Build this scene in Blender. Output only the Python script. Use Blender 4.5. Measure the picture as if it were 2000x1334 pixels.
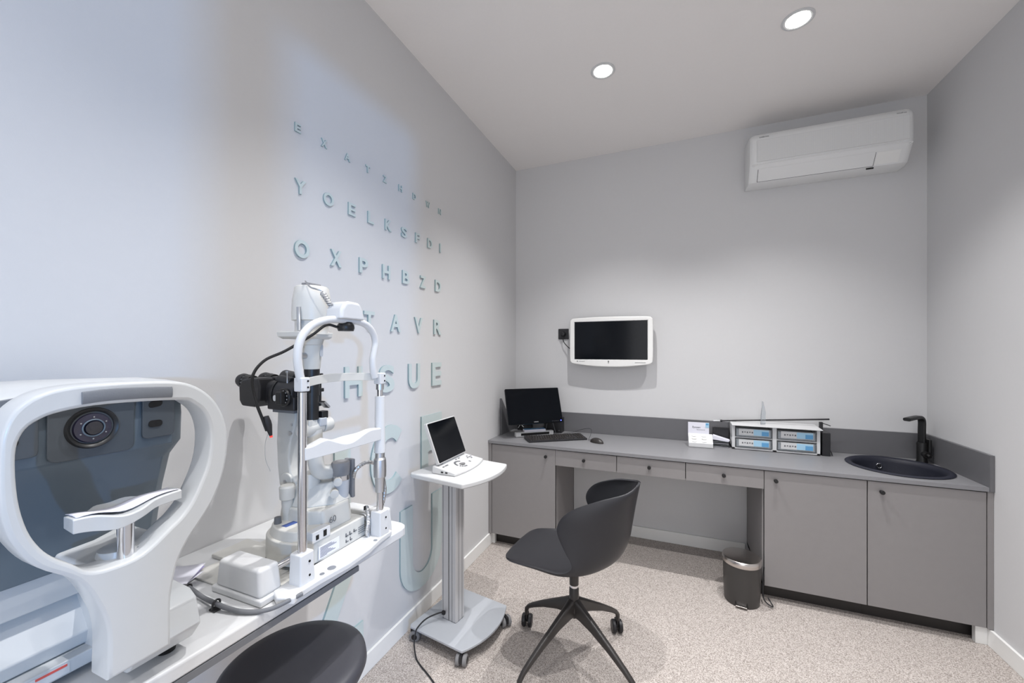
import bpy, bmesh, math, random
from mathutils import Vector, Matrix
random.seed(4)
for o in list(bpy.data.objects): bpy.data.objects.remove(o)
SC = bpy.context.scene; COL = SC.collection
PI = math.pi
# ------------------------------------------------------------------ camera, world, exposure
cam = bpy.data.cameras.new('camera'); camo = bpy.data.objects.new('camera', cam); COL.objects.link(camo)
cam.sensor_width = 36; cam.lens = 776.8/2000*36; cam.shift_x = 0; cam.shift_y = 18.0/2000; cam.clip_start = .02
camo.location = (0, 0, 1.43); camo.rotation_euler = (PI/2, 0, math.radians(22.33))
SC.camera = camo
W = bpy.data.worlds.new('world'); SC.world = W; W.use_nodes = True
W.node_tree.nodes['Background'].inputs[0].default_value = (.80, .86, 1, 1)
W.node_tree.nodes['Background'].inputs[1].default_value = .8
vs = SC.view_settings; vs.view_transform = 'Standard'; vs.look = 'None'; vs.gamma = 1; vs.use_curve_mapping = False
vs.exposure = .13
SPOT_W = 98.0; SPOT_ANG = 106; SPOT_BLEND = 1.0
COOL_W = 98.0; FILL_W = 24.0
# cool daylight from the shop front, entering by the doorway behind the camera
def area(name, loc, target, sx, sy, w, col):
    l = bpy.data.lights.new(name, 'AREA'); l.shape = 'RECTANGLE'; l.size = sx; l.size_y = sy; l.energy = w; l.color = col
    o = bpy.data.objects.new(name, l); COL.objects.link(o); o.location = loc
    o.rotation_euler = (Vector(target)-Vector(loc)).to_track_quat('-Z', 'Y').to_euler()
    return o
area('daylight_shopfront', (3.4, -3.0, 1.70), (-1.27, .6, 1.9), .09, .09, COOL_W, (.20, .50, 1.0))

area('fill_light', (.1, -2.32, 1.45), (.1, 3, 1.45), 1.9, 2.3, FILL_W, (1.0, .985, .97))  # added fill lamp outside the front wall, raises the ambient level
# ------------------------------------------------------------------ materials
def lin(c):
    return tuple(((x/255)/12.92 if x/255 <= .04045 else ((x/255+.055)/1.055)**2.4) for x in c)
def mat(name, c, rough=.5, metal=0, noise=0, nscale=60, bump=0, bscale=200, coat=0, spec=.5, trans=0, ior=1.45, emit=0, alpha=1):
    m = bpy.data.materials.new(name); m.use_nodes = True; nt = m.node_tree; b = nt.nodes['Principled BSDF']
    col = lin(c)+(1,)
    b.inputs['Base Color'].default_value = col; b.inputs['Roughness'].default_value = rough; b.inputs['Metallic'].default_value = metal
    b.inputs['Specular IOR Level'].default_value = spec; b.inputs['Coat Weight'].default_value = coat
    b.inputs['Transmission Weight'].default_value = trans; b.inputs['IOR'].default_value = ior; b.inputs['Alpha'].default_value = alpha
    if emit: b.inputs['Emission Color'].default_value = col; b.inputs['Emission Strength'].default_value = emit
    tc = nt.nodes.new('ShaderNodeTexCoord')
    n = nt.nodes.new('ShaderNodeTexNoise'); n.inputs['Scale'].default_value = nscale; n.inputs['Detail'].default_value = 3
    nt.links.new(tc.outputs['Object'], n.inputs['Vector'])
    k = noise if noise else .012
    mx = nt.nodes.new('ShaderNodeMix'); mx.data_type = 'RGBA'
    mx.inputs[6].default_value = tuple(min(1, v*(1+k)) for v in col[:3])+(1,); mx.inputs[7].default_value = tuple(v*(1-k) for v in col[:3])+(1,)
    nt.links.new(n.outputs['Fac'], mx.inputs[0])
    if not emit: nt.links.new(mx.outputs[2], b.inputs['Base Color'])
    if bump:
        n2 = nt.nodes.new('ShaderNodeTexNoise'); n2.inputs['Scale'].default_value = bscale; n2.inputs['Detail'].default_value = 4
        nt.links.new(tc.outputs['Object'], n2.inputs['Vector'])
        bp = nt.nodes.new('ShaderNodeBump'); bp.inputs['Strength'].default_value = bump; bp.inputs['Distance'].default_value = .002
        nt.links.new(n2.outputs['Fac'], bp.inputs['Height']); nt.links.new(bp.outputs['Normal'], b.inputs['Normal'])
    return m
M = dict(
 wall=mat('wall_paint', (209, 209, 210), .75, bump=.08, bscale=350, spec=.3),
 ceil=mat('ceiling_paint', (240, 237, 235), .8, bump=.2, bscale=300, spec=.2),
 skirt=mat('skirting_white', (238, 238, 236), .35),
 letter=mat('letter_acrylic', (197, 209, 209), .3, coat=.3),
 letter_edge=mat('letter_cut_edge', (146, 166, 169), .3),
 lam=mat('grey_laminate', (138, 135, 135), .5, noise=.03, nscale=30, bump=.1, bscale=900),
 top=mat('worktop_laminate', (133, 133, 136), .42, noise=.03, nscale=30, bump=.1, bscale=900),
 kick=mat('toe_kick_black', (48, 45, 44), .5),
 gap=mat('cabinet_dark_core', (38, 37, 37), .7),
 splash_shaded=mat('shaded_worktop_laminate', (104, 104, 107), .45, noise=.03, nscale=30, bump=.1, bscale=900),  # same laminate as the worktop, its shade put into a darker colour
 black=mat('black_metal', (28, 28, 29), .4),
 blackp=mat('black_plastic', (36, 36, 39), .42, bump=.1, bscale=900),
 screen=mat('screen_glass', (9, 12, 17), .12, spec=.22),
 tvw=mat('white_gloss_plastic', (232, 232, 230), .3),
 white=mat('white_plastic', (207, 208, 209), .38),
 ivory=mat('ivory_enamel', (202, 201, 196), .38),
 dwhite=mat('cool_white_plastic', (190, 193, 195), .3, coat=.2),
 acw=mat('ac_plastic', (226, 227, 227), .4),
 grille=mat('ac_grille', (214, 215, 215), .55),
 chrome=mat('chrome', (215, 215, 218), .12, 1),
 satin=mat('satin_aluminium', (196, 198, 201), .34, 1),
 steel=mat('brushed_steel', (205, 200, 196), .25, 1),
 alu=mat('anodised_column', (190, 190, 192), .35, .12),
 basegr=mat('grey_base_plate', (176, 180, 186), .4),
 chair=mat('chair_shell', (40, 40, 44), .42, noise=.06, nscale=14, bump=.12, bscale=1200),
 legs=mat('chair_legs', (50, 47, 46), .34, bump=.05, bscale=800),
 stool=mat('stool_vinyl', (62, 62, 68), .42, bump=.08, bscale=1500),
 navy=mat('oct_face', (86, 98, 108), .38, noise=.04, nscale=4),
 navyd=mat('oct_trim', (70, 76, 82), .4),
 padgr=mat('forehead_pad', (112, 116, 122), .45, bump=.15, bscale=900),
 rubber=mat('grey_rubber', (128, 128, 130), .6),
 sink=mat('sink_granite', (34, 36, 48), .55, noise=.35, nscale=900),
 binm=mat('bin_grey', (62, 60, 59), .4),
 paper=mat('paper', (226, 226, 236), .8),
 purple=mat('paper_edge', (150, 140, 190), .8),
 blue=mat('blue_print', (96, 158, 204), .5),
 bluel=mat('light_blue_print', (164, 204, 228), .5),
 dblue=mat('blue_label', (66, 88, 150), .4),
 red=mat('red_mark', (214, 92, 84), .5),
 yellow=mat('yellow_mark', (206, 196, 90), .5),
 ink=mat('grey_ink', (108, 110, 114), .6),
 dark=mat('dark_recess', (14, 14, 15), .6),
 clear=mat('clear_acrylic', (235, 240, 244), .05, trans=.9, ior=1.3),
 lens=mat('lens_glass', (10, 11, 24), .06, coat=1),
 lens2=mat('lens_ring_violet', (34, 32, 50), .2, coat=.6),
 led=mat('blue_led', (70, 80, 255), .5, emit=9),
 redled=mat('red_fixation_tip', (240, 70, 60), .4, emit=.6),
 lamp=mat('downlight_lens', (255, 252, 246), .5, emit=14),
)
def add_speckle():
    m = bpy.data.materials.new('carpet'); m.use_nodes = True; nt = m.node_tree; b = nt.nodes['Principled BSDF']
    b.inputs['Roughness'].default_value = .95; b.inputs['Specular IOR Level'].default_value = .1
    tc = nt.nodes.new('ShaderNodeTexCoord')
    v = nt.nodes.new('ShaderNodeTexVoronoi'); v.inputs['Scale'].default_value = 330
    nz = nt.nodes.new('ShaderNodeTexNoise'); nz.inputs['Scale'].default_value = 210; nz.inputs['Detail'].default_value = 6; nz.inputs['Roughness'].default_value = .7
    nt.links.new(tc.outputs['Object'], v.inputs['Vector']); nt.links.new(tc.outputs['Object'], nz.inputs['Vector'])
    cr = nt.nodes.new('ShaderNodeValToRGB'); e = cr.color_ramp.elements
    e[0].position = .33; e[0].color = lin((130, 122, 116))+(1,)
    e[1].position = .62; e[1].color = lin((206, 199, 194))+(1,)
    x = e.new(.47); x.color = lin((174, 165, 159))+(1,)
    sep = nt.nodes.new('ShaderNodeSeparateColor'); nt.links.new(v.outputs['Color'], sep.inputs[0])
    mx = nt.nodes.new('ShaderNodeMath'); mx.operation = 'MULTIPLY_ADD'; mx.inputs[1].default_value = .30; nt.links.new(sep.outputs[0], mx.inputs[0])
    m2 = nt.nodes.new('ShaderNodeMath'); m2.operation = 'MULTIPLY'; m2.inputs[1].default_value = .70; nt.links.new(nz.outputs['Fac'], m2.inputs[0])
    nt.links.new(m2.outputs[0], mx.inputs[2]); nt.links.new(mx.outputs[0], cr.inputs[0]); nt.links.new(cr.outputs[0], b.inputs['Base Color'])
    bp = nt.nodes.new('ShaderNodeBump'); bp.inputs['Strength'].default_value = .5; bp.inputs['Distance'].default_value = .004
    nt.links.new(mx.outputs[0], bp.inputs['Height']); nt.links.new(bp.outputs['Normal'], b.inputs['Normal'])
    return m
M['carpet'] = add_speckle()

# ------------------------------------------------------------------ helpers
def V(*a): return Vector(a)
def catmull(pts, k=8, closed=False):
    P = [Vector(p) for p in pts]; n = len(P); out = []
    rng = range(n) if closed else range(n-1)
    for i in rng:
        p0 = P[(i-1) % n] if (closed or i > 0) else P[0]*2-P[1]
        p1 = P[i]; p2 = P[(i+1) % n]
        p3 = P[(i+2) % n] if (closed or i+2 < n) else P[-1]*2-P[-2]
        for j in range(k):
            t = j/k
            out.append(.5*((2*p1)+(-p0+p2)*t+(2*p0-5*p1+4*p2-p3)*t*t+(-p0+3*p1-3*p2+p3)*t**3))
    if not closed: out.append(P[-1].copy())
    return out
class MB:
    def __init__(s): s.bm = bmesh.new()
    def face(s, vs):
        try: return s.bm.faces.new(vs)
        except ValueError: return None
    def loft(s, rings, cap=True, closed=True, ringclosed=True):
        R = [[s.bm.verts.new(p) for p in r] for r in rings]; n = len(R[0])
        m = len(R)
        for i in range(m-1):
            for j in range(n if ringclosed else n-1):
                s.face([R[i][j], R[i][(j+1) % n], R[i+1][(j+1) % n], R[i+1][j]])
        if cap: s.face(R[0][::-1]); s.face(R[-1])
        return R
    def ringloop(s, rings):                      # rings joined end to end
        R = [[s.bm.verts.new(p) for p in r] for r in rings]; n = len(R[0]); m = len(R)
        for i in range(m):
            for j in range(n): s.face([R[i][j], R[i][(j+1) % n], R[(i+1) % m][(j+1) % n], R[(i+1) % m][j]])
    def box(s, x0, x1, y0, y1, z0, z1, mtx=None, taper=1.0):
        cx, cy = (x0+x1)/2, (y0+y1)/2
        b = [(x0, y0, z0), (x1, y0, z0), (x1, y1, z0), (x0, y1, z0)]
        t = [(cx+(x-cx)*taper, cy+(y-cy)*taper, z1) for x, y, _ in b]
        rr = [[Vector(p) for p in b], [Vector(p) for p in t]]
        if mtx is not None: rr = [[mtx @ p for p in r] for r in rr]
        s.loft(rr); return s
    def cyl(s, p0, p1, r0, r1=None, n=28, cap=True):
        p0, p1 = Vector(p0), Vector(p1); r1 = r0 if r1 is None else r1
        q = (p1-p0).to_track_quat('Z', 'Y')
        s.loft([[p0+q @ V(r0*math.cos(a), r0*math.sin(a), 0) for a in [2*PI*i/n for i in range(n)]],
                [p1+q @ V(r1*math.cos(a), r1*math.sin(a), 0) for a in [2*PI*i/n for i in range(n)]]], cap); return s
    def lathe(s, prof, o=(0, 0, 0), axis=(0, 0, 1), n=40, sx=1, sy=1):
        o = Vector(o); q = Vector(axis).to_track_quat('Z', 'Y')
        rings = [[o+q @ V(max(r, 1e-5)*sx*math.cos(2*PI*i/n), max(r, 1e-5)*sy*math.sin(2*PI*i/n), z) for i in range(n)] for r, z in prof]
        s.loft(rings, cap=True); return s
    def tube(s, pts, r, n=12, k=6, smooth=True, closed=False, flat=None, up=(0, 0, 1)):
        P = catmull(pts, k, closed) if smooth else [Vector(p) for p in pts]
        m = len(P); rings = []; N = None
        for i, p in enumerate(P):
            a = P[(i-1) % m] if (closed or i > 0) else P[0]; b = P[(i+1) % m] if (closed or i < m-1) else P[-1]
            t = (b-a).normalized()
            if flat: 
                side = t.cross(Vector(up)).normalized(); N2 = side.cross(t).normalized(); A, B = side*flat[0], N2*flat[1]
            else:
                if N is None: N = t.orthogonal().normalized()
                N = (N-t*N.dot(t)).normalized(); rr = r if not callable(r) else r(i/(m-1)); A, B = N*rr, t.cross(N)*rr
            rings.append([p+A*math.cos(2*PI*j/n)+B*math.sin(2*PI*j/n) for j in range(n)])
        if closed: s.ringloop(rings)
        else: s.loft(rings)
        return s
    def lathe_loop(s, prof, o, n=64):
        o = Vector(o); s.ringloop([[o+V(max(r, 1e-4)*math.cos(2*PI*i/n), max(r, 1e-4)*math.sin(2*PI*i/n), z) for i in range(n)] for r, z in prof]); return s
    def prism(s, poly, h0, h1, o=(0, 0, 0), u=(1, 0, 0), v=(0, 1, 0), w=(0, 0, 1), top=None):
        o, u, v, w = map(Vector, (o, u, v, w)); top = top or poly
        s.loft([[o+u*a+v*b+w*h0 for a, b in poly], [o+u*a+v*b+w*h1 for a, b in top]]); return s
    def grid(s, f, nu, nv):
        G = [[s.bm.verts.new(f(i/nu, j/nv)) for j in range(nv+1)] for i in range(nu+1)]
        for i in range(nu):
            for j in range(nv): s.face([G[i][j], G[i+1][j], G[i+1][j+1], G[i][j+1]])
        return s
    def ball(s, c, r, n=20, sc=(1, 1, 1)):
        prof = [(r*math.sin(PI*i/12), -r*math.cos(PI*i/12)) for i in range(13)]
        c = Vector(c); rings = [[c+V(max(a, 1e-5)*math.cos(2*PI*j/n)*sc[0], max(a, 1e-5)*math.sin(2*PI*j/n)*sc[1], z*sc[2]) for j in range(n)] for a, z in prof]
        s.loft(rings); return s
    def build(s, name, m, parent=None, bevel=0, seg=2, sub=0, solid=0, sharp=35, world=True, mtx=None):
        bmesh.ops.recalc_face_normals(s.bm, faces=s.bm.faces)
        me = bpy.data.meshes.new(name); s.bm.to_mesh(me); s.bm.free()
        return link(name, me, m, parent, bevel, seg, sub, solid, sharp, world, mtx)
def rootof(o):
    while o.parent: o = o.parent
    return o
def link(name, me, m, parent=None, bevel=0, seg=2, sub=0, solid=0, sharp=35, world=True, mtx=None):
    if mtx is not None: me.transform(mtx)
    if parent is not None and world:
        r = rootof(parent); me.transform((Matrix.Translation(r.location) @ r.rotation_euler.to_matrix().to_4x4()).inverted())
    o = bpy.data.objects.new(name, me); COL.objects.link(o); o.parent = parent
    if m is not None: me.materials.clear(); me.materials.append(M[m] if isinstance(m, str) else m)
    for p in me.polygons: p.use_smooth = True
    me.set_sharp_from_angle(angle=math.radians(sharp))
    if solid: d = o.modifiers.new('solid', 'SOLIDIFY'); d.thickness = abs(solid); d.offset = -1 if solid > 0 else 1
    if bevel:
        d = o.modifiers.new('bevel', 'BEVEL'); d.width = bevel; d.segments = seg; d.limit_method = 'ANGLE'; d.angle_limit = math.radians(35); d.harden_normals = True
    if sub: d = o.modifiers.new('sub', 'SUBSURF'); d.levels = sub; d.render_levels = sub
    return o
def thing(name, label, cat, loc=(0, 0, 0), rz=0, group=None):
    o = bpy.data.objects.new(name, None); o.empty_display_size = .05; COL.objects.link(o); o.location = loc; o.rotation_euler = (0, 0, rz)
    return tag(o, label, cat, group)
def tag(o, label, cat, group=None):
    o['label'] = label; o['category'] = cat
    if group: o['group'] = group
    return o
def struct(o): o['kind'] = 'structure'; return o
def sub(o, loc, rz=0, sc=1): return Matrix.Translation(loc) @ Matrix.Rotation(rz, 4, 'Z')
def shape2d(loops, h, bevel=0, name='shape'):    # flat outline with holes -> mesh, z from -h/2 to h/2
    c = bpy.data.curves.new(name, 'CURVE'); c.dimensions = '2D'; c.fill_mode = 'BOTH'; c.extrude = max(h/2-bevel, 0); c.bevel_depth = bevel; c.bevel_resolution = 2
    if bevel: c.offset = -bevel
    for L in loops:
        sp = c.splines.new('POLY'); sp.points.add(len(L)-1)
        for i, (x, y) in enumerate(L): sp.points[i].co = (x, y, 0, 1)
        sp.use_cyclic_u = True
    return tomesh(c)
def tomesh(c):
    o = bpy.data.objects.new('tmp', c); COL.objects.link(o)
    dg = bpy.context.evaluated_depsgraph_get(); dg.update()
    me = bpy.data.meshes.new_from_object(o.evaluated_get(dg)); bpy.data.objects.remove(o); return me
def text(body, h, depth=.0004, bold=0, w=None, align='LEFT'):
    c = bpy.data.curves.new('t', 'FONT'); c.body = body; c.size = 1; c.offset = bold; c.extrude = .05; c.resolution_u = 5
    me = tomesh(c); xs = [v.co.x for v in me.vertices]; ys = [v.co.y for v in me.vertices]
    x0, x1, y0, y1 = min(xs), max(xs), min(ys), max(ys); sy = h/(y1-y0); sx = sy if w is None else w/(x1-x0)
    for v in me.vertices:
        v.co = ((v.co.x-x0)*sx-(0 if align == 'LEFT' else (x1-x0)*sx/2), (v.co.y-y0)*sy, (v.co.z/.1+.5)*depth)
    return me
def frame(o, ux, uy, uz=None):       # matrix from local axes
    ux, uy = Vector(ux).normalized(), Vector(uy).normalized(); uz = ux.cross(uy) if uz is None else Vector(uz)
    m = Matrix((ux, uy, uz)).transposed().to_4x4(); m.translation = Vector(o); return m
def rrect(w, h, r, n=6, cx=0, cy=0):
    P = []
    for sx, sy, a0 in ((1, 1, 0), (-1, 1, 90), (-1, -1, 180), (1, -1, 270)):
        for i in range(n+1):
            a = math.radians(a0+90*i/n); P.append((cx+sx*(w/2-r)+r*math.cos(a), cy+sy*(h/2-r)+r*math.sin(a)))
    return P
def ell(a, b, n=48, cx=0, cy=0): return [(cx+a*math.cos(2*PI*i/n), cy+b*math.sin(2*PI*i/n)) for i in range(n)]
def copy_tree(o, parent=None):
    c = o.copy(); COL.objects.link(c); c.parent = parent
    for ch in list(o.children): copy_tree(ch, c)
    return c

# ------------------------------------------------------------------ room shell
XL, XR, YB, H = -1.2748, 1.4145, 3.1932, 2.985
YF = -2.2
def sbox(name, m, *b, bevel=0): return struct(MB().box(*b).build(name, m, bevel=bevel))
sbox('floor', 'carpet', XL-.1, XR+.1, YF-.1, YB+.1, -.1, 0)
sbox('ceiling', 'ceil', XL-.1, XR+.1, YF-.1, YB+.1, H, H+.1)
sbox('wall_left', 'wall', XL-.1, XL, YF-.1, YB+.1, 0, H)
sbox('wall_back', 'wall', XL, XR, YB, YB+.1, 0, H)
D0, D1, DH = -2.10, -.962, 2.07
b = MB(); b.box(XR, XR+.1, D1, YB+.1, 0, H); b.box(XR, XR+.1, YF-.1, D0, 0, H); b.box(XR, XR+.1, D0, D1, DH, H)
struct(b.build('wall_right', 'wall'))
b = MB(); b.box(XL, -.9, YF-.1, YF, 0, H); b.box(1.1, XR, YF-.1, YF, 0, H); b.box(-.9, 1.1, YF-.1, YF, 2.65, H); b.box(-.9, 1.1, YF-.1, YF, 0, .25)  # unseen wall; its opening is added to let the fill lamp in
struct(b.build('wall_front', 'wall'))
b = MB(); b.box(-.9, -.86, YF-.08, YF+.01, .25, 2.65); b.box(1.06, 1.1, YF-.08, YF+.01, .25, 2.65); b.box(.08, .12, YF-.08, YF+.01, .25, 2.65); b.box(-.9, 1.1, YF-.08, YF+.01, .25, .29); b.box(-.9, 1.1, YF-.08, YF+.01, 2.61, 2.65)
struct(b.build('fill_opening_1', 'skirt'))  # unseen frame around the opening added for the fill lamp
b = MB(); b.box(XR-.02, XR+.12, D1, D1+.05, 0, DH+.05); b.box(XR-.02, XR+.12, D0-.05, D0, 0, DH+.05); b.box(XR-.02, XR+.12, D0, D1, DH, DH+.05); b.box(XR+.02, XR+.08, -1.432, -1.368, 0, DH)
struct(b.build('trim_1', 'skirt', bevel=.003))
BH = .085
def skirting(name, *bx):
    b = MB(); b.box(*bx); return struct(b.build(name, 'skirt', bevel=.003))
skirting('baseboard_left', XL, XL+.013, YF, 2.70, 0, BH)
skirting('baseboard_back', -.76, .45, YB-.013, YB, 0, BH)
skirting('baseboard_right', XR-.013, XR, D1+.05, 2.70, 0, BH)
struct(MB().box(XL+.013, XL+.033, 2.69, 2.715, 0, BH-.002).box(XR-.055, XR-.013, 2.665, 2.69, 0, BH-.002).build('trim_2', 'skirt'))

# ------------------------------------------------------------------ downlights
def downlight(x, y, label, first=None):
    if first is None:
        t = thing('recessed_downlight', label, 'ceiling light', (x, y, H), group='recessed ceiling downlights')
        MB().lathe([(.052, 0), (.066, 0), (.067, -.003), (.056, -.006), (.052, -.004)], (x, y, H)).build('trim_ring', 'white', t)
        MB().lathe([(.0, -.0005), (.052, -.0005), (.050, -.004), (.0, -.0045)], (x, y, H)).build('lens_disc', 'lamp', t)
        l = bpy.data.lights.new('bulb', 'SPOT'); l.energy = SPOT_W; l.spot_size = math.radians(SPOT_ANG); l.spot_blend = SPOT_BLEND
        l.shadow_soft_size = .014; l.color = (1.0, .988, .985)
        lo = bpy.data.objects.new('bulb', l); COL.objects.link(lo); lo.parent = t; lo.location = (0, 0, -.04)
        return t
    t = copy_tree(first); t.location = (x, y, H); t['label'] = label; return t
d0 = downlight(-.372, 2.235, 'round white downlight glowing in the ceiling above the wall screen side, smaller in view')
downlight(.532, 2.235, 'round white downlight glowing in the ceiling nearest the air conditioner', d0)
for i, y in enumerate((1.18, .12, -1.0)):
    downlight(-.372, y, 'round downlight in the ceiling beyond the frame, left line, row %s from the desk' % ('second', 'third', 'fourth')[i], d0)
    downlight(.532, y, 'round downlight in the ceiling beyond the frame, right line, row %s from the desk' % ('second', 'third', 'fourth')[i], d0)

dim = bpy.data.objects['bulb'].data.copy(); dim.energy = SPOT_W*.52
for o in bpy.data.objects:
    if o.type == 'LIGHT' and o.parent and o.parent.location.y < .5: o.data = dim
# ------------------------------------------------------------------ eye chart letters
# each: letter, centre y, width ; rows: z0, height, thickness, bold
rows = [
 (2.225, .032, .006, 'top', [('E', 1.043, .025), ('X', 1.16, .028), ('A', 1.28, .030), ('T', 1.399, .027), ('Z', 1.512, .026), ('H', 1.627, .027), ('D', 1.742, .027), ('W', 1.866, .037), ('N', 1.986, .027)]),
 (2.003, .052, .007, 'second', [('Y', 1.053, .046), ('O', 1.181, .050), ('E', 1.304, .041), ('L', 1.417, .038), ('K', 1.535, .046), ('S', 1.655, .044), ('F', 1.769, .038), ('D', 1.884, .045), ('I', 1.990, .012)]),
 (1.770, .066, .008, 'third', [('O', 1.059, .062), ('X', 1.218, .056), ('P', 1.371, .052), ('H', 1.520, .054), ('B', 1.668, .054), ('Z', 1.816, .052), ('D', 1.965, .058)]),
 (1.523, .084, .008, 'fourth', [('E', 1.268, .064), ('T', 1.406, .066), ('A', 1.588, .074), ('V', 1.777, .072), ('R', 1.960, .076)]),
 (1.232, .130, .009, 'fifth', [('H', 1.312, .100), ('S', 1.524, .104), ('U', 1.738, .098), ('E', 1.950, .096)]),
 (.748, .325, .009, 'sixth', [('I', 1.250, .085), ('C', 1.545, .262), ('F', 1.900, .200)]),
 (.155, .470, .009, 'bottom', [('Z', 1.205, .350), ('U', 1.812, .380)]),
]
for z0, h, th, rn, L in rows:
    size = 'tiny' if h < .04 else 'small' if h < .09 else 'medium' if h < .2 else 'huge'
    for ch, yc, w in L:
        bold = .028 if ch != 'I' else .0
        if h > .2 and ch in 'CUF':
            if ch == 'C':
                A = [math.radians(48+i*(264/40)) for i in range(41)]; st = .062
                poly = [(w*.5+w*.5*math.cos(a), h*.5+h*.5*math.sin(a)) for a in A]+[(w*.5+(w*.5-st)*math.cos(a), h*.5+(h*.5-st)*math.sin(a)) for a in A[::-1]]
            elif ch == 'U':
                st = .100; A = [math.radians(180+i*9) for i in range(21)]; ro, ri = w/2, w/2-st
                poly = [(0, h)]+[(ro+ro*math.cos(a), ro*.92+ro*.92*math.sin(a)) for a in A]+[(w, h), (w-st, h)]+[(ro+ri*math.cos(a), ro*.92+ri*math.sin(a)) for a in A[::-1]]+[(st, h)]
            else: poly = [(0, 0), (.062, 0), (.062, .125), (w*.88, .125), (w*.88, .185), (.062, .185), (.062, h-.06), (w, h-.06), (w, h), (0, h)]
            me = shape2d([poly], th); ob = link('wall_letter', me, 'letter', mtx=frame((XL, yc-w/2, z0), (0, 1, 0), (0, 0, 1)) @ Matrix.Translation((0, 0, th/2)))
        elif h > .2 and ch == 'I': me = MB().prism([(0, 0), (w, 0), (w, h), (0, h)], 0, th); ob = me.build('wall_letter', 'letter', mtx=frame((XL, yc-w/2, z0), (0, 1, 0), (0, 0, 1)))
        else:
            if ch == 'I': me = MB().prism([(0, 0), (w, 0), (w, h), (0, h)], 0, th); ob = me.build('wall_letter', 'letter', mtx=frame((XL, yc-w/2, z0), (0, 1, 0), (0, 0, 1)))
            else:
                me = text(ch, h, th, bold, w)
                ob = link('wall_letter', me, 'letter', mtx=frame((XL, yc-w/2, z0), (0, 1, 0), (0, 0, 1)))
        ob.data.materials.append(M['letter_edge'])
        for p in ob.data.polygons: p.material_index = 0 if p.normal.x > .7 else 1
        tag(ob, '%s raised pale letter %s in the %s row of letters on the left wall' % (size, ch, rn), 'wall letter', 'raised letters of the eye chart wall')

# ------------------------------------------------------------------ desk run: cabinets, worktop, splashback
CZ = .7714; FY = 2.648
def knob(x, parent, z=.697):
    b = MB(); b.cyl((x, FY, z), (x, FY-.014, z), .0060, n=16); b.lathe([(.0092, 0), (.0104, .002), (.0104, .015), (.009, .017)], (x, FY-.011, z), (0, -1, 0), n=20)
    return b.build('knob', 'black', parent)
def cabinet(x0, x1, dx0, dx1, kx, label, fillers=()):
    t = thing('base_cabinet', label, 'cabinet', ((x0+x1)/2, 2.92, 0), group='grey base cabinets under the worktop')
    b = MB(); b.box(x0, x0+.018, FY+.022, YB-.002, BH, .748); b.box(x1-.018, x1, FY+.022, YB-.002, BH, .748); b.box(x0, x1, FY+.022, YB-.002, BH, BH+.018); b.box(x0, x1, YB-.012, YB-.002, BH, .748); b.build('body', 'lam', t)
    MB().box(x0+.0075, x1-.0005, FY+.005, FY+.022, BH+.02, .7495).build('dark_gap', 'gap', t)
    d = MB().box(dx0, dx1, FY, FY+.018, .090, .745).build('door', 'lam', t, bevel=.001); knob(kx, d)
    MB().box(x0+(.03 if x0 < -1 else 0), x1-(.035 if x1 > 1.2 else 0), FY+.075, FY+.09, 0, BH).build('toe_kick', 'kick', t)
    for a, c in fillers: MB().box(a, c, FY-.004, FY+.03, .088, .7495).build('filler_strip', 'lam', t, bevel=.001)
    return t
cabinet(XL+.001, -.7655, -1.247, -.766, -.83, 'grey base cabinet under the computer monitor at the left wall', [(XL+.001, -1.250)])
cabinet(.462, .9345, .4705, .933, .523, 'grey base cabinet beside the pedal bin, middle of the desk run')
cabinet(.9355, XR-.001, .9375, 1.390, .990, 'grey base cabinet under the round sink at the right wall', [(1.393, XR-.001)])
t = thing('drawer_unit', 'grey row of three shallow drawers hanging under the open knee space of the worktop', 'drawer unit', (-.15, 2.9, .64))
MB().box(-.7605, .4605, FY+.02, FY+.45, .644, .749).build('body', 'gap', t)
for a, c, kx in ((-.7645, -.3555, -.565), (-.3515, .0555, -.152), (.0595, .4675, .263)):
    d = MB().box(a, c, FY, FY+.018, .640, .745).build('drawer', 'lam', t, bevel=.001); knob(kx, d)
# worktop with sink hole
SX, SY = 1.160, 2.912
me = shape2d([[(XL+.001, FY-.010), (XR-.019, FY-.010), (XR-.019, YB-.002), (XL+.001, YB-.002)], ell(.205, .205, 48, SX, SY)], .020)
wt = link('worktop', me, 'top', mtx=Matrix.Translation((0, 0, CZ-.010)), bevel=0)
tag(wt, 'long matt grey laminate worktop running the width of the room', 'worktop')
t = thing('splashback', 'grey laminate upstand along the back and side walls above the worktop', 'splashback', (0, YB-.01, CZ))
MB().box(XL+.019, XR-.0185, YB-.018, YB-.001, CZ+.0005, .9266).build('back_panel', 'splash_shaded', t, bevel=.0008)
MB().box(XR-.018, XR-.001, FY-.012, YB-.001, .7515, .9266).build('side_panel', 'splash_shaded', t, bevel=.0008)
MB().prism([(2.85, CZ+.0005), (YB-.001, CZ+.0005), (YB-.001, .9266), (2.968, .9266), (2.85, 1.057)], XL+.001, XL+.018, u=(0, 1, 0), v=(0, 0, 1), w=(1, 0, 0)).build('side_panel', 'splash_shaded', t, bevel=.0008)
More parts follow.
